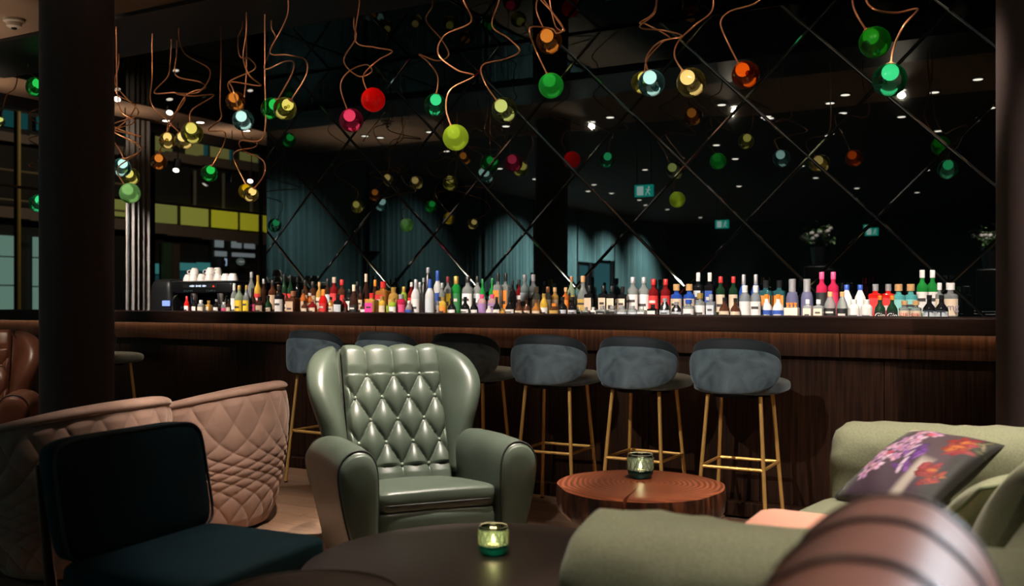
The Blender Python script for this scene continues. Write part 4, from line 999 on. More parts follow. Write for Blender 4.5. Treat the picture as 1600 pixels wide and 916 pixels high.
# ================================================================ LEATHER WING CHAIRS
def lerp(a, b, t): return a+(b-a)*t
def interp(tab, z):
    """smooth curve through (height, value) pairs"""
    n = len(tab)
    if z <= tab[0][0]: return tab[0][1]
    for i in range(n-1):
        z0, v0 = tab[i]; z1, v1 = tab[i+1]
        if z <= z1:
            d = z1-z0; s = (v1-v0)/d
            m0 = s if i == 0 else 0.5*(s+(v0-tab[i-1][1])/(z0-tab[i-1][0]))
            m1 = s if i == n-2 else 0.5*(s+(tab[i+2][1]-v1)/(tab[i+2][0]-z1))
            t = (z-z0)/d
            return (2*t**3-3*t*t+1)*v0+(t**3-2*t*t+t)*d*m0+(-2*t**3+3*t*t)*v1+(t**3-t*t)*d*m1
    return tab[-1][1]
def back_pt(u, v):
    """centre surface of the inner back; u across -1..1, v 0 at the seat, 1 at the crest, beyond 1 rolls over"""
    hw = lerp(0.262, 0.262, v)
    if v <= 1:
        z = 0.36+0.575*v; y = 0.140+0.225*v; ny, nz = -0.93, 0.37
        k = max(0, (v-0.86)/0.14); a = k*k*0.45
        ny, nz = -cos(0.38+a), sin(0.38+a)
    else:
        a = (v-1)/0.25*pi*0.80; rr = 0.060
        c = (0.365+rr*cos(0.83-0), 0.935-rr*sin(0.83))
        th = pi-0.83-a
        y = c[0]+rr*cos(th); z = c[1]+rr*sin(th); ny, nz = cos(th), sin(th)
    return Vector((u*hw, y, z)), Vector((0, ny, nz))
BROWS = [0.14, 0.314, 0.488, 0.662, 0.836]; NCOL = 3
PITCH_U = 0.54
def tuft(u, v):
    rp = 0.174
    uu = u/PITCH_U; vv = (v-BROWS[0])/rp
    if v > BROWS[-1] or v < BROWS[0]:
        vq = (BROWS[-1]-BROWS[0])/rp if v > BROWS[-1] else 0.0
        d = abs(v-(BROWS[-1] if v > BROWS[-1] else BROWS[0]))
        ph = uu-(0.0 if True else 0.5)
        s = abs(sin(pi*ph)); near = abs(sin(pi*ph))**0.55
        pin = math.exp(-(min(ph % 1, 1-ph % 1)**2)/0.02-(d/0.03)**2)
        fade = 1.0 if v < 1.0 else max(0.35, 1-(v-1)*4)
        return 0.030*(0.15+0.85*near)*min(1, 0.6+d*6)*fade*(1 if True else 0) - 0.010*pin + 0.002
    p = (uu+vv)/1.0/2*1.0; q = (uu-vv)/2*1.0
    p = (uu*2+vv)/2; q = (uu*2-vv)/2
    a = abs(sin(pi*p)); b = abs(sin(pi*q))
    return 0.038*(a*b)**0.42-0.002
def wing_chair(label, loc, rotz, LM, SM, BM, group=None):
    t = empty('wing_armchair', loc, rotz, label, 'armchair', group)
    # tufted inner back
    def bf(u, v):
        v = v*1.25; U = u*2-1
        p, n = back_pt(U, v)
        edge = max(0, (abs(U)-0.93)/0.07)
        h = tuft(U, v)*(1-edge)+0.012*(1-edge*edge)
        q = p+n*h; return (q.x, q.y, q.z)
    MB().grid(bf, 110, 150).build('tufted_back', LM, t, angle=180)
    bs = MB().sphere((0, 0, 0), (0.0085, 0.0085, 0.006), 12, 8); proto = None
    sm = MB()
    for r, v in enumerate(BROWS):
        us = [-PITCH_U, 0.0, PITCH_U] if r % 2 == 0 else [-1.5*PITCH_U, -0.5*PITCH_U, 0.5*PITCH_U, 1.5*PITCH_U]
        for u in us:
            p, n = back_pt(u, v); q = p+n*0.018
            if proto is None: proto = bs.build('button', BM, t); o = proto
            else: o = proto.copy(); COL.objects.link(o)
            o.parent = t; o.location = q; o.rotation_euler = n.to_track_quat('Z', 'Y').to_euler()
    # dark seams where the folds run between buttons
    for r in range(len(BROWS)-1):
        us = [-PITCH_U, 0.0, PITCH_U] if r % 2 == 0 else [-1.5*PITCH_U, -0.5*PITCH_U, 0.5*PITCH_U, 1.5*PITCH_U]
        for u in us:
            for s in (-1, 1):
                u2 = u+s*PITCH_U/2
                if abs(u2) > 0.83: continue
                pts = []
                for k in range(9):
                    f = k/8; U = lerp(u, u2, f); V = lerp(BROWS[r], BROWS[r+1], f); p, n = back_pt(U, V); pts.append(p+n*(tuft(U, V)+0.0125))
                sm.tube(pts, 0.0028, 5)
    for u in (-PITCH_U, 0.0, PITCH_U):
        pts = []
        for k in range(18):
            V = lerp(BROWS[-1], 1.23, k/17); p, n = back_pt(u, V); pts.append(p+n*(tuft(u, V)+0.013))
        sm.tube(pts, 0.0026, 5)
    o = sm.build('fold_seam', SM, t, angle=180); o['kind'] = 'stuff'
    # outer back shell
    rings = []
    for k in range(15):
        z = lerp(0.10, 0.965, k/14); e = 0 if z < 0.90 else (z-0.90)/0.065
        y1 = interp([(0.1, 0.36), (0.5, 0.42), (0.95, 0.475), (1, 0.475)], z)-0.035*e*e; y0 = interp([(0.1, 0.16), (0.42, 0.20), (0.94, 0.385), (1, 0.40)], z)
        hw = interp([(0.1, 0.29), (0.5, 0.315), (0.9, 0.30), (1, 0.27)], z)-0.02*e*e
        ring = []
        for q in range(40):
            a = 2*pi*q/40; c, s = cos(a), sin(a)
            ring.append((hw*math.copysign(abs(c)**0.45, c), (y0+y1)/2+(y1-y0)/2*math.copysign(abs(s)**0.6, s), z))
        rings.append(ring)
    MB().loft(rings).build('outer_back', LM, t, angle=50)
    # wings
    LEN = [(0.40, 0.14), (0.50, 0.17), (0.60, 0.215), (0.70, 0.262), (0.80, 0.285), (0.88, 0.255), (0.935, 0.19), (0.962, 0.11), (0.974, 0.04), (1, 0.03)]
    THK = [(0.40, 0.10), (0.55, 0.115), (0.8, 0.125), (0.93, 0.10), (0.965, 0.06), (0.974, 0.02), (1, 0.02)]
    for s in (-1, 1):
        rings = []; edge = []
        for k in range(30):
            z = 0.40+(0.975-0.40)*(1-(1-k/29)**1.5)
            L = interp(LEN, z); T = interp(THK, z); yb = 0.20+0.25*(z-0.40)/0.55+0.04
            a0 = rad(interp([(0.4, 12), (0.6, 22), (0.82, 34), (0.97, 36), (1, 36)], z))
            dx, dy = sin(a0), -cos(a0); nx, ny = cos(a0), sin(a0)
            bx = 0.292; cx = bx+dx*(L/2-0.03); cy = yb+dy*(L/2-0.03)
            ring = []
            for q in range(36):
                a = 2*pi*q/36; c, d = cos(a), sin(a)
                g = math.copysign(abs(c)**0.75, c)*L/2; h = math.copysign(abs(d)**0.8, d)*T/2*(1+0.18*c)
                ring.append((s*(cx+dx*g+nx*h), cy+dy*g+ny*h, z))
            rings.append(ring); edge.append((s*(cx+dx*(-L/2+0.045)-nx*T*0.49), cy+dy*(-L/2+0.045)-ny*T*0.49, z))
        w_ = MB().loft(rings).build('wing', LM, t, angle=180)
        MB().tube(edge[4:-3], 0.0025, 5).build('piping', SM, w_, angle=180)
    # arms
    prof = [(0.285, 0.06), (0.285, 0.28), (0.283, 0.46), (0.292, 0.555), (0.325, 0.605), (0.375, 0.618), (0.425, 0.600), (0.458, 0.555), (0.462, 0.490), (0.440, 0.370), (0.405, 0.240), (0.375, 0.120), (0.355, 0.06)]
    pc = catmull([(x, 0, z) for x, z in prof], 4, True); cen = Vector((0.36, 0, 0.40))
    for s in (-1, 1):
        rings = []
        for y, sc, dz in ((0.34, 0.90, -0.05), (0.24, 0.97, -0.025), (0.05, 1.0, -0.01), (-0.2, 1.0, 0.0), (-0.36, 1.0, 0.0), (-0.410, 0.99, 0.0), (-0.432, 0.965, -0.002), (-0.443, 0.925, -0.004), (-0.446, 0.87, -0.005)):
            rings.append([(s*(cen.x+(p.x-cen.x)*sc), y+0.02*0, cen.z+(p.z-cen.z)*sc+dz*max(0, (p.z-0.3)/0.3)) for p in pc])
        a_ = MB().loft(rings).build('arm', LM, t, angle=60)
        rg = [(s*(cen.x+(p.x-cen.x)*0.975), -0.431, cen.z+(p.z-cen.z)*0.975) for p in pc]
        MB().tube(rg, 0.0045, 6, closed=True).build('piping', SM, a_, angle=180)
        fp = [[(s*(cen.x+(p.x-cen.x)*sc), y, cen.z+(p.z-cen.z)*sc) for p in pc] for sc, y in ((0.93, -0.440), (0.88, -0.450), (0.70, -0.456), (0.30, -0.459))]
        MB().loft(fp).build('arm_front', LM, a_, angle=180)
    # seat
    def sf(x, y, z): 
        q = max(0, 1-(x/0.285)**2)*max(0, 1-((y)/0.33)**2)
        return (x, y, z+(0.026*q if z > 0 else 0)-0.075*(y+0.31)/0.62)
    MB().pillow((0, -0.105, 0.395), (0.287, 0.315, 0.050), 0.30, 0.20, 72, 20, fn=sf).build('seat_cushion', LM, t, angle=180)
    def ff(x, y, z): return (x, y-0.012*(1-(x/0.285)**2), z)
    MB().pillow((0, -0.115, 0.220), (0.284, 0.303, 0.150), 0.22, 0.18, 64, 20, fn=ff).build('seat_base', LM, t, angle=180)
    pts = [(0.278*math.copysign(abs(cos(a))**0.2, cos(a)), -0.105-0.312*abs(sin(a))**0.2-0.003, 0.385-0.075*(0.312-0.312*abs(sin(a))**0.2)/0.62) for a in [pi*k/40 for k in range(41)]]
    MB().tube(pts, 0.0035, 6).build('seat_piping', SM, t, angle=180)
    for sx in (-1, 1):
        for sy, y in ((-1, -0.34), (1, 0.30)):
            MB().lathe([(0.016, 0.0), (0.024, 0.10)], 14, M=Matrix.Translation((sx*0.27, y, 0))).build('leg', M_DARKWOOD, t)
    return t
GA = 22
gc = wing_chair('green leather tufted wing armchair in the centre, facing the round black table', cw(-0.44, 4.2, 0.004), facing(GA), M_LEATHER_G, M_SEAM, M_BUTTON); gc.scale = (0.89, 0.98, 0.99)
wing_chair('brown leather tufted wing armchair behind the quilted chairs, at the far left', cw(-3.50, 6.05, 0.004), facing(20), M_LEATHER_B, M_SEAM_B, M_BUTTON_B)
# the chair close to the viewpoint: a thick rolled back with seams across it
fc = empty('club_armchair', cw(0.64, 0.77, 0.004), facing(63), 'brown leather club armchair close up and blurred, its thick rolled back at the bottom right', 'armchair')
def roll(x0, x1, r0, r1, zt, yc):
    # section in local YZ, swept along X (the ridge); ends rounded
    prof = [(-0.105, 0.12), (-0.110, 0.50), (-0.118, 0.80), (-0.100, 0.90), (-0.050, 0.957), (0.0, 0.970), (0.055, 0.955), (0.110, 0.90), (0.130, 0.80), (0.125, 0.50), (0.110, 0.12)]
    pc = catmull([(0, y, z) for y, z in prof], 6, True); rings = []
    n = 26
    for k in range(n+1):
        f = k/n; x = lerp(x0, x1, f); e0 = min(1, (x-x0)/r0); e1 = min(1, (x1-x)/r1)
        s0 = sqrt(max(0, 1-(1-e0)**2)); s1 = sqrt(max(0, 1-(1-e1)**2)); s_ = max(0.02, min(s0, s1))
        rings.append([(x, yc+p.y*(0.35+0.65*s_), 0.12+(p.z-0.12)*(1-0.16*(1-s_))) for p in pc])
    return rings, pc
xs = (-0.40, 0.34)
fc.scale = (1, 1, 0.988)
rings, pc = roll(xs[0], xs[1], 0.14, 0.13, 0.97, 0.33)
MB().loft(rings).build('back_roll', M_LEATHER_B, fc, angle=180)
for x in (-0.26, -0.08, 0.09, 0.235):
    s_ = sqrt(1-(1-min(1, (xs[1]-x)/0.13))**2)
    for d in (-0.006, 0.006):
        pts = [(x+d, 0.33+p.y*(0.35+0.65*s_)*1.012, 0.12+(p.z-0.12)*(1-0.16*(1-s_))*1.003) for p in pc[2:-8]]
        MB().tube(pts, 0.0026 if d < 0 else 0.0018, 6).build('seam', M_SEAM_B if d < 0 else M_LEATHER_B, fc, angle=180)
rbox((-0.03, -0.10, 0.26), (0.60, 0.66, 0.30), 0.04, 3).build('seat_base', M_LEATHER_B, fc)
MB().pillow((-0.03, -0.12, 0.43), (0.29, 0.34, 0.07), 0.35, 0.25, 48, 16).build('seat_cushion', M_LEATHER_B, fc, angle=180)
for x in (-0.385, 0.325): MB().pillow((x, -0.08, 0.36), (0.075, 0.42, 0.26), 0.4, 0.3, 40, 16).build('arm', M_LEATHER_B, fc, angle=180)
for x in (-0.3, 0.25):
    for y in (-0.38, 0.30): MB().lathe([(0.016, 0), (0.024, 0.12)], 12, M=Matrix.Translation((x, y, 0))).build('leg', M_DARKWOOD, fc)

# ================================================================ QUILTED TUB CHAIRS
def tub_chair(label, loc, rotz):
    t = empty('tub_chair', loc, rotz, label, 'armchair', 'quilted tub chairs')
    AO = rad(48)                                # half opening at the front (-Y)
    def rim(a): 
        k = (1-cos(a))/2                       # a = 0 at the back (+Y), pi at the front
        return lerp(0.745, 0.60, min(1, k*1.15)**1.1)
    def rad_at(z):  return interp([(0.0, 0.285), (0.15, 0.335), (0.35, 0.375), (0.55, 0.390), (0.80, 0.372)], z)
    amax = pi-AO
    def f(v):                                  # stitching phase in height: close round the waist, long above and below
        x = v-0.42; return 3.6*x+3.0*math.tanh(x*6.0)
    NA = 13
    def outer(u, v):
        a = -amax+2*amax*u; zt = rim(a); z = lerp(0.02, zt-0.015, v)
        p = (a/(2*amax)*2*NA+f(v)*1.4)/2*1.0; q = (a/(2*amax)*2*NA-f(v)*1.4)/2
        h = 0.013*(abs(sin(pi*p))*abs(sin(pi*q)))**0.33
        e = min(1, min(v, 1-v)*14); ee = min(1, min(u, 1-u)*20)
        r = rad_at(z)+h*e*ee
        return (r*1.04*sin(a), r*cos(a), z)
    def inner(u, v):
        a = -amax+2*amax*u; zt = rim(a); z = lerp(0.30, zt-0.01, v); r = rad_at(z)-0.085
        return (r*1.04*sin(a), r*cos(a), z)
    MB().grid(outer, 360, 150).build('quilted_shell', M_MAUVE, t, angle=180)
    MB().grid(inner, 80, 12).build('inner_shell', M_MAUVE, t, angle=180)
    pts = []
    for k in range(61):
        a = -amax+2*amax*k/60; z = rim(a)-0.012; r = rad_at(z)-0.035; pts.append(Vector((r*1.04*sin(a), r*cos(a), z)))
    rings = []
    for i, p in enumerate(pts):
        a = -amax+2*amax*i/60; o_ = Vector((sin(a), cos(a), 0)); ring = []
        for q in range(14):
            b = 2*pi*q/14; ring.append(tuple(p+o_*(0.052*cos(b))+Vector((0, 0, 0.026*sin(b)))))
        rings.append(ring)
    MB().loft(rings).build('top_rim', M_MAUVE, t, angle=180)
    for s in (-1, 1):
        a = s*amax; o_ = Vector((sin(a), cos(a), 0)); zt = rim(a)
        ed = [tuple(Vector((o_.x*1.04, o_.y, 0))*(rad_at(z)-0.035)+Vector((0, 0, z))) for z in [lerp(0.03, zt-0.012, k/14) for k in range(15)]]
        MB().tube(ed, 0.05, 12).build('front_edge', M_MAUVE, t, angle=180)
    MB().pillow((0, -0.02, 0.37), (0.30, 0.30, 0.075), 0.35, 0.7, 48, 16).build('seat_cushion', M_MAUVE, t, angle=180)
    MB().lathe([(0.25, 0.0), (0.27, 0.03), (0.27, 0.31)], 36).build('base', M_BLACK, t)
    return t
tb = tub_chair('pinkish-brown quilted velvet tub chair beside the green armchair', cw(-1.60, 5.10, 0.004), facing(-105))
dup(tb, cw(-1.95, 4.30, 0.004), facing(-112), 'pinkish-brown quilted velvet tub chair directly behind the dark teal chair')

# ================================================================ DARK TEAL CHAIR
dc = empty('lounge_chair', cw(-0.985, 2.965, 0.004), facing(65.2), 'dark teal velvet armless chair with piped back at the lower left', 'chair')
def upr(hw, hh, ht): return lambda x, y, z: (x*hw*(1+0.02*y), z*ht*-1+(y*hh+0.19)*0.20, y*hh)
MB().pillow((0, 0.215, 0.590), (1, 1, 1), 0.30, 0.28, 64, 20, fn=upr(0.305, 0.182, 0.042)).build('backrest', M_TEALVELVET, dc, angle=180)
pp = []
for k in range(64):
    a = 2*pi*k/64; x = 0.303*math.copysign(abs(cos(a))**0.28, cos(a)); y = 0.180*math.copysign(abs(sin(a))**0.28, sin(a))
    pp.append((x, 0.215-0.034+(y+0.19)*0.20, 0.590+y))
MB().tube(pp, 0.005, 6, closed=True).build('piping', P('teal_piping', (0.012, 0.035, 0.045), 0.5), dc, angle=180)
MB().pillow((0, -0.03, 0.365), (0.312, 0.265, 0.062), 0.28, 0.20, 64, 20).build('seat_cushion', M_TEALVELVET, dc, angle=180)
rbox((0, 0.0, 0.28), (0.56, 0.46, 0.05), 0.01, 2).build('seat_frame', M_BLACK, dc, smooth=False)
M_WALN = P('walnut_leg', (0.10, 0.045, 0.022), 0.4)
for sx in (-1, 1):
    MB().tube([(sx*0.25, -0.20, 0.27), (sx*0.27, -0.23, 0.0)], [0.018, 0.012], 10).build('leg', M_WALN, dc)
    MB().tube([(sx*0.29, 0.325, 0.70), (sx*0.285, 0.27, 0.30), (sx*0.28, 0.29, 0.0)], [0.010, 0.018, 0.012], 10).build('rear_leg', M_WALN, dc)

# ================================================================ ROUND TABLES
def round_table(label, loc, R, H, lip):
    t = empty('round_table', loc, 0, label, 'table')
    MB().lathe([(R-0.03, H-0.03), (R-0.004, H-0.022), (R, H-0.008), (R-0.003, H-0.001), (R-0.008, H)]+([(R-0.012, H-0.006)] if lip else []), 96).build('tabletop', M_TABLE, t, angle=30)
    MB().lathe([(0.03, 0.02), (0.03, H-0.028)], 20).build('column', M_BLACKMETAL, t)
    MB().lathe([(R*0.55, 0.0), (R*0.55, 0.008), (0.04, 0.022)], 48).build('base', M_BLACKMETAL, t)
    return t
round_table('large round black-brown coffee table with a glowing candle glass on it', cw(-0.07, 2.93, 0.004), 0.57, 0.376, False)
round_table('small round dark side table at the bottom edge, overlapping the large one', cw(-0.475, 2.24, 0.004), 0.22, 0.50, True)

# ================================================================ WOODEN SLAB TABLE
sl = empty('log_table', cw(0.516, 3.87, 0.004), YAW, 'side table made of a thick reddish log slice with a crack', 'table')
def ring_wood():
    m, nt, N, L, b, out = nodes('log_slice_wood')
    tc = N.new('ShaderNodeTexCoord'); mp = N.new('ShaderNodeMapping'); mp.inputs['Location'].default_value = (-0.06, -0.02, 0)
    w_ = N.new('ShaderNodeTexWave'); w_.wave_type = 'RINGS'; w_.rings_direction = 'Z'; w_.inputs['Scale'].default_value = 14; w_.inputs['Distortion'].default_value = 5; w_.inputs['Detail'].default_value = 3; w_.inputs['Detail Scale'].default_value = 0.6
    r = N.new('ShaderNodeValToRGB'); r.color_ramp.elements[0].color = (0.105, 0.026, 0.012, 1); r.color_ramp.elements[1].color = (0.33, 0.095, 0.040, 1)
    n = N.new('ShaderNodeTexNoise'); n.inputs['Scale'].default_value = 5; mx = N.new('ShaderNodeMix'); mx.data_type = 'RGBA'; mx.blend_type = 'MULTIPLY'; mx.inputs[0].default_value = 0.7
    r2 = N.new('ShaderNodeValToRGB'); r2.color_ramp.elements[0].color = (0.45, 0.4, 0.4, 1); r2.color_ramp.elements[0].position = 0.3; r2.color_ramp.elements[1].position = 0.65
    L.new(tc.outputs['Object'], mp.inputs[0]); L.new(mp.outputs[0], w_.inputs[0]); L.new(w_.outputs['Color'], r.inputs[0]); L.new(mp.outputs[0], n.inputs['Vector']); L.new(n.outputs[0], r2.inputs[0])
    L.new(r.outputs[0], mx.inputs[6]); L.new(r2.outputs[0], mx.inputs[7]); L.new(mx.outputs[2], b.inputs['Base Color']); b.inputs['Roughness'].default_value = 0.32
    bp = N.new('ShaderNodeBump'); bp.inputs['Strength'].default_value = 0.15; bp.inputs['Distance'].default_value = 0.003; L.new(w_.outputs['Color'], bp.inputs['Height']); L.new(bp.outputs[0], b.inputs['Normal'])
    return m
M_SLICE = ring_wood()
M_BARK = P('log_edge', (0.022, 0.008, 0.005), 0.32, c2=(0.16, 0.045, 0.018), nscale=9, stretch=(4, 4, 0.6), bump=0.5, bscale=30, ramp=(0.42, 0.75))
def slab():
    crack = -pi/2-0.30; angs = sorted([2*pi*k/120-pi for k in range(120) if abs(((2*pi*k/120-pi)-crack+pi) % (2*pi)-pi) > 0.035]+[crack-0.022, crack, crack+0.022])
    R0 = lambda a: 0.335*(1+0.018*sin(3*a+0.5)+0.012*sin(5*a+1.1)+0.006*sin(11*a))
    H, TH = 0.446, 0.125
    top = MB(); side = MB(); n = len(angs); fr = [0.0, 0.25, 0.5, 0.75, 0.95, 1.0]
    def zt(a, f):
        if abs(a-crack) < 1e-6 and f >= 0.25: return H-0.045*(f-0.2)/0.8-0.01
        return H-(0.006 if f == 1.0 else 0)
    vs = []
    for f in fr:
        for a in angs: 
            aa = a
            if f < 1 and abs(a-crack) < 0.03 and a != crack: aa = crack+(a-crack)*(0.25+0.75*f)
            wob = 0.05*sin(f*5)*(1-f)
            vs.append((R0(a)*f*cos(aa+wob*(abs(a-crack) < 0.04)), R0(a)*f*sin(aa+wob*(abs(a-crack) < 0.04)), zt(a, f)))
    fs = [(i*n+k, i*n+(k+1) % n, (i+1)*n+(k+1) % n, (i+1)*n+k) for i in range(len(fr)-1) for k in range(n)]
    top.add(vs, fs)
    sv = []
    for q, (z, k_) in enumerate(((None, 1.0), (H-0.05, 1.012), (H-TH+0.03, 1.0), (H-TH, 0.94), (H-TH, 0.0))):
        for a in angs:
            c = 0.955 if (abs(a-crack) < 1e-6 and q < 4) else 1.0
            kk = k_*(1+0.006*sin(23*a)+0.004*sin(41*a)) if 0 < q < 4 else k_
            sv.append((R0(a)*kk*c*cos(a), R0(a)*kk*c*sin(a), zt(a, 1.0) if z is None else z))
    side.add(sv, [(i*n+k, i*n+(k+1) % n, (i+1)*n+(k+1) % n, (i+1)*n+k) for i in range(4) for k in range(n)])
    return top, side
tp, sd = slab()
tp.build('log_slice', M_SLICE, sl, angle=50); sd.build('bark_edge', M_BARK, sl, angle=50)
for k in range(3):
    a = 2*pi*k/3+rad(205); MB().tube([(0.19*cos(a), 0.19*sin(a), 0.33), (0.27*cos(a), 0.27*sin(a), 0.0)], [0.030, 0.018], 12).build('leg', M_BLACKMETAL, sl)

# ================================================================ CANDLE GLASSES
def candle_glass(label, loc, key, tint, low, body, R, H):
    t = empty('candle_glass', loc, 0, label, 'candle holder')
    G = thin_glass('candle_glass_'+key, tint, body, 0.25, 1.0, 0.05, True); Gl = thin_glass('candle_glass_base_'+key, low, low, 0.3, 1.0, 0.05, True)
    pr = [(0.86*R, 0.30*H), (1.0*R, 0.36*H), (1.03*R, 0.55*H), (1.0*R, 0.82*H), (0.96*R, H), (0.93*R, H), (0.97*R, 0.82*H), (0.99*R, 0.55*H), (0.95*R, 0.38*H), (0.8*R, 0.32*H)]
    m = MB(); vs = []; n = 48; base = [(0.70*R, 0.0), (0.86*R, 0.05*H), (0.98*R, 0.18*H), (1.0*R, 0.34*H), (0.96*R, 0.34*H), (0.93*R, 0.20*H), (0.5*R, 0.14*H)]
    MB().lathe(base, n).build('glass_base', Gl, t, angle=180)
    wall = pr[1:-1]; b = MB(); b.lathe(wall, n); b.f = b.f[:-2]; b.build('glass_wall', G, t, angle=180)
    MB().tube([(0.945*R*cos(2*pi*k/48), 0.945*R*sin(2*pi*k/48), H) for k in range(48)], 0.0016, 6, closed=True).build('rim', thin_glass('rim_glass_'+key, (0.8, 0.85, 0.8), (0.6, 0.66, 0.6), 0.5), t, angle=180)
    # moulded pattern on the glass: wavy vertical ribs
    m = MB()
    for k in range(14):
        a = 2*pi*k/14
        for s in (-1, 1):
            pts = []
            for q in range(12):
                z = H*(0.36+0.50*q/11); aa = a+s*0.22*sin(q/11*pi)*(1-0.3*q/11); pts.append((1.035*R*cos(aa), 1.035*R*sin(aa), z))
            m.tube(pts, 0.0009, 4)
    o = m.build('glass_rib', P('amber_rib_'+key, (0.16, 0.12, 0.05), 0.3), t, angle=180); o['kind'] = 'stuff'
    MB().lathe([(0.019, 0.16*H), (0.019, 0.34*H)], 20).build('tealight', M_CREAM, t)
    MB().lathe([(0.001, 0.36*H), (0.0062, 0.42*H), (0.0070, 0.48*H), (0.0035, 0.60*H), (0.0004, 0.70*H)], 14).build('flame', emit('flame', (1.0, 0.72, 0.34), 22), t)
    d = bpy.data.lights.new('flame_light', 'POINT'); d.energy = 0.55; d.color = (1.0, 0.70, 0.36); d.shadow_soft_size = 0.012
    o = bpy.data.objects.new('flame_light', d); COL.objects.link(o); o.parent = t; o.location = (0, 0, 0.62*H)
    return t
candle_glass('lit green-teal glass candle holder on the large black table', cw(-0.060, 3.07, 0.381), 'teal', (0.62, 0.74, 0.62), (0.03, 0.22, 0.20), (0.42, 0.58, 0.44), 0.048, 0.088)
candle_glass('grey-blue frosted glass candle holder on the wooden log table', cw(0.535, 4.0, 0.4505), 'grey', (0.50, 0.60, 0.60), (0.05, 0.12, 0.13), (0.26, 0.34, 0.34), 0.053, 0.098)

# ================================================================ SOFA
SA = -125.1
so = empty('sofa', cw(1.12, 2.76, 0.004), facing(SA), 'sage green fabric sofa with rolled arms at the right', 'sofa')
rn = random.Random(5)
def arm_sofa(sx):
    rings = []; cx = sx*0.985
    prof = [(-0.125, 0.10), (-0.125, 0.45), (-0.140, 0.56), (-0.130, 0.645), (-0.075, 0.695), (0.0, 0.705), (0.075, 0.692), (0.128, 0.640), (0.138, 0.56), (0.125, 0.45), (0.125, 0.10)]
    pc = catmull([(x, 0, z) for x, z in prof], 5, True)
    for y, sc in ((-0.475, 0.55), (-0.470, 0.80), (-0.455, 0.92), (-0.43, 0.985), (-0.40, 1.0), (-0.30, 1.0), (-0.2, 1.0), (-0.1, 1.0), (0.0, 1.0), (0.1, 1.0), (0.2, 1.0), (0.32, 1.0), (0.45, 1.0), (0.52, 0.96)):
        rg = []
        for q, p in enumerate(pc):
            wv = 0.006*sin(y*17+q*0.55+sx)+0.004*sin(y*31-q*0.9)
            rise = 0.03*max(0, y+0.4)
            rg.append((cx+p.x*sc*(1+wv*3), y, 0.40+(p.z-0.40)*sc+wv+(rise if p.z > 0.4 else 0)))
        rings.append(rg)
    a = MB().loft(rings).build('arm', M_SOFA, so, angle=180)
arm_sofa(-1); arm_sofa(1)
rbox((0, 0.02, 0.19), (1.80, 0.90, 0.22), 0.03, 3).build('seat_base', M_SOFA, so)
def wav(k): return lambda x, y, z: (x, y, z+0.010*sin(x*9+k)*sin(y*8+k)*(1 if z > 0 else 0)+(0.03*(1-(x/0.45)**2) if z > 0 else 0))
for k, x in enumerate((-0.43, 0.43)): MB().pillow((x, -0.05, 0.365), (0.42, 0.40, 0.075), 0.35, 0.25, 56, 20, fn=wav(k)).build('seat_cushion', M_SOFA, so, angle=180)
rbox((0, 0.43, 0.38), (1.90, 0.18, 0.62), 0.07, 4).build('back', M_SOFA, so)
for x, y in ((-0.9, -0.38), (0.9, -0.38), (-0.9, 0.42), (0.9, 0.42)): MB().lathe([(0.02, 0), (0.028, 0.085)], 14, M=Matrix.Translation((x, y, 0))).build('leg', M_DARKWOOD, so)
SOM = Matrix.Translation(so.location) @ Matrix.Rotation(facing(SA), 4, 'Z')
def cushion(label, local, rx, ry, rz, hw, hh, ht, mat, name='cushion', paint=None, piping=None, world=None):
    t = empty(name, world if world is not None else SOM @ Vector(local), 0, label, 'cushion')
    t.rotation_euler = ((SOM if world is None else Matrix.Identity(4)) @ Matrix.Rotation(rz, 4, 'Z') @ Matrix.Rotation(rx, 4, 'X') @ Matrix.Rotation(ry, 4, 'Y')).to_euler()
    # cushion stands in local XZ, its face to -Y
    n = 72; vs = []; fs = []
    def P_(u, v, side):
        b = max(0, (1-u*u))*max(0, (1-v*v)); th = ht*(b**0.42)
        pin = 1-0.07*(1-abs(u)**2)*abs(v)**6; pin2 = 1-0.07*(1-abs(v)**2)*abs(u)**6
        return (u*hw*pin2, side*th*(1+0.05*sin(u*7+v*5)), hh+v*hh*pin)
    for side in (-1, 1):
        o = len(vs)
        for j in range(n+1):
            for i in range(n+1): vs.append(P_(i/n*2-1, j/n*2-1, side))
        for j in range(n):
            for i in range(n):
                q = (o+j*(n+1)+i, o+j*(n+1)+i+1, o+(j+1)*(n+1)+i+1, o+(j+1)*(n+1)+i); fs.append(q if side < 0 else q[::-1])
    b = MB().add(vs, fs).build('cushion_cover', mat, t, angle=180)
    if paint:
        ca = b.data.color_attributes.new('print', 'FLOAT_COLOR', 'POINT')
        for k in range(len(vs)):
            kk = k % ((n+1)*(n+1)); u = (kk % (n+1))/n; v = (kk//(n+1))/n
            ca.data[k].color = (*paint(u, v), 1)
    if piping:
        pts = []
        for k in range(96):
            q = k/96*4; s_, f = int(q), q-int(q); u, v = ((-1+2*f, -1), (1, -1+2*f), (1-2*f, 1), (-1, 1-2*f))[s_]
            p = P_(u, v, 1); pts.append((p[0]*1.004, 0, hh+(p[2]-hh)*1.004))
        MB().tube(pts, 0.006, 6, closed=True).build('piping', piping, t, angle=180)
    return t
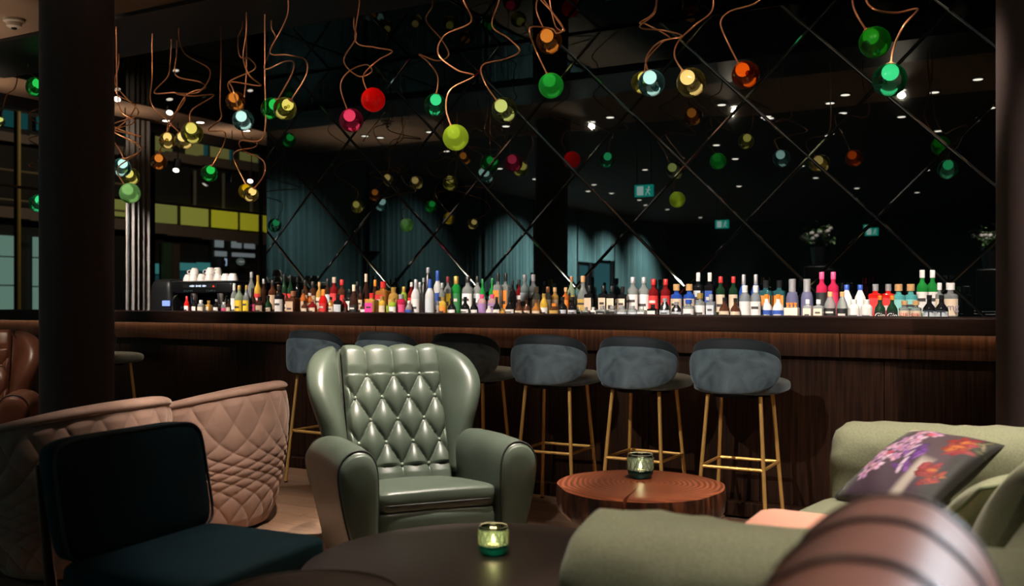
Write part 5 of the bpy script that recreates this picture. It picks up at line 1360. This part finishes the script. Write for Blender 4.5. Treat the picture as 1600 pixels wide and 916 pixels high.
# painted print of the floral cushion
fr_ = random.Random(11)
PET = []
def blossom(cx, cy, s, cols, npet=5):
    a0 = fr_.uniform(0, 6)
    for k in range(npet):
        a = a0+2*pi*k/npet+fr_.uniform(-0.2, 0.2); PET.append((cx+cos(a)*s*0.6, cy+sin(a)*s*0.6, s*0.62, s*0.42, a, fr_.choice(cols)))
    PET.append((cx, cy, s*0.22, s*0.22, 0, (0.75, 0.25, 0.30)))
PK = [(0.80, 0.50, 0.66), (0.68, 0.38, 0.62), (0.86, 0.66, 0.76), (0.60, 0.34, 0.58), (0.78, 0.45, 0.55)]
for cx, cy, s in ((0.36, 0.93, 0.055), (0.30, 0.84, 0.065), (0.46, 0.86, 0.06), (0.24, 0.74, 0.065), (0.38, 0.73, 0.075), (0.17, 0.62, 0.06), (0.29, 0.60, 0.075), (0.41, 0.60, 0.05), (0.14, 0.50, 0.06), (0.25, 0.47, 0.07), (0.36, 0.48, 0.055), (0.15, 0.36, 0.07), (0.27, 0.34, 0.065), (0.20, 0.24, 0.06)):
    blossom(cx, cy, s*1.02, PK)
for cx, cy in ((0.43, 0.84), (0.26, 0.52)): PET.append((cx, cy, 0.035, 0.03, 0.3, (0.80, 0.12, 0.16)))
for k in range(14):   # violet iris
    PET.append((0.50+fr_.uniform(-0.07, 0.09), 0.52+fr_.uniform(-0.16, 0.12), fr_.uniform(0.03, 0.07), fr_.uniform(0.015, 0.035), fr_.uniform(0, 3), fr_.choice([(0.22, 0.07, 0.36), (0.30, 0.12, 0.44), (0.16, 0.05, 0.26)])))
for k in range(4): PET.append((0.46+0.02*k, 0.62-0.09*k, 0.06, 0.022, 0.9+0.3*k, (0.78, 0.62, 0.74)))
for cx, cy, s in ((0.80, 0.76, 1.15), (0.80, 0.38, 1.0)):
    for k in range(40):
        a = fr_.uniform(0, 2*pi); d = fr_.uniform(0, 0.11)*s
        PET.append((cx+cos(a)*d, cy+sin(a)*d*1.1, fr_.uniform(0.03, 0.07)*s, fr_.uniform(0.014, 0.03)*s, fr_.uniform(0.1, 1.2), fr_.choice([(0.40, 0.03, 0.02), (0.50, 0.06, 0.02), (0.34, 0.02, 0.03), (0.62, 0.18, 0.03), (0.36, 0.04, 0.05)])))
for k in range(10): PET.append((0.93+fr_.uniform(-0.04, 0.05), 0.84+fr_.uniform(-0.1, 0.12), 0.05, 0.012, fr_.uniform(0, 3), fr_.choice([(0.16, 0.15, 0.05), (0.05, 0.06, 0.02), (0.28, 0.24, 0.12)])))
for k in range(10): PET.append((0.05+fr_.uniform(-0.04, 0.08), 0.35+fr_.uniform(-0.3, 0.5), 0.06, 0.015, fr_.uniform(1, 2.4), fr_.choice([(0.20, 0.22, 0.16), (0.10, 0.11, 0.10), (0.30, 0.29, 0.22)])))
def floral(u, v):
    def mixc(a, b, t): t = max(0, min(1, t)); return [a[k]+(b[k]-a[k])*t for k in range(3)]
    c = mixc([0.050, 0.026, 0.045], [0.075, 0.045, 0.050], v)
    c = mixc([0.12, 0.12, 0.11], c, (u-0.06-0.03*sin(v*9))/0.10)
    if v < 0.56: c = mixc(c, [0.40, 0.33, 0.29], min((u-0.58-0.05*v)/0.06, (0.74+0.04*v-u)/0.05, (0.56-v)/0.1))
    c = mixc(c, [0.014, 0.011, 0.009], (u-0.80)/0.10)
    if v > 0.93 and u < 0.2: c = [0.5, 0.4, 0.32]
    for cx, cy, a, b, th, col in PET:
        dx, dy = u-cx, v-cy; x = dx*cos(th)+dy*sin(th); y = -dx*sin(th)+dy*cos(th); q = (x/a)**2+(y/b)**2
        if q < 1:
            f = 0.34+0.36*(1-q)+0.10*sin(cx*90); c = [col[0]*f, col[1]*f*0.9, col[2]*f]
    return c
def printmat():
    m, nt, N, L, b, out = nodes('floral_print'); a = N.new('ShaderNodeVertexColor'); a.layer_name = 'print'; L.new(a.outputs[0], b.inputs['Base Color']); b.inputs['Roughness'].default_value = 0.7; return m
cushion('dark cushion printed with pink blossoms and red tulips, leaning on the sofa arm', None, rad(-60), 0, facing(-66), 0.200, 0.222, 0.070, printmat(), 'floral_cushion', floral, None, cw(1.235, 3.27, 0.478))
cushion('plain sage green cushion with piped edge beside the floral cushion', (-0.45, 0.10, 0.445), rad(-52), rad(10), rad(-30), 0.21, 0.19, 0.065, M_SOFA, 'cushion', None, P('sage_piping', (0.10, 0.12, 0.06), 0.85))
cushion('large plain sage green back cushion at the right edge', (0.0, 0.24, 0.43), rad(-25), rad(4), rad(-4), 0.32, 0.19, 0.09, M_SOFA, 'back_cushion', None, None)
# salmon throw folded over the seat
def throw():
    t = empty('throw_blanket', SOM @ Vector((0.17, -0.25, 0.470)), 0, 'salmon pink folded throw lying on the sofa seat', 'blanket')
    t.rotation_euler = (0, 0, facing(SA)+rad(4))
    for k in range(3):
        m = MB().pillow((0, 0.0, 0.010+0.0185*k), (0.30-0.012*k, 0.18-0.01*k, 0.0100), 0.4, 0.16, 64, 12, fn=lambda x, y, z, k=k: (x, y, z+0.006*sin(x*14+k*2)*sin(y*9+k)+0.004*sin(x*31)))
        m.build('fold', M_THROW, t, angle=180)
throw()
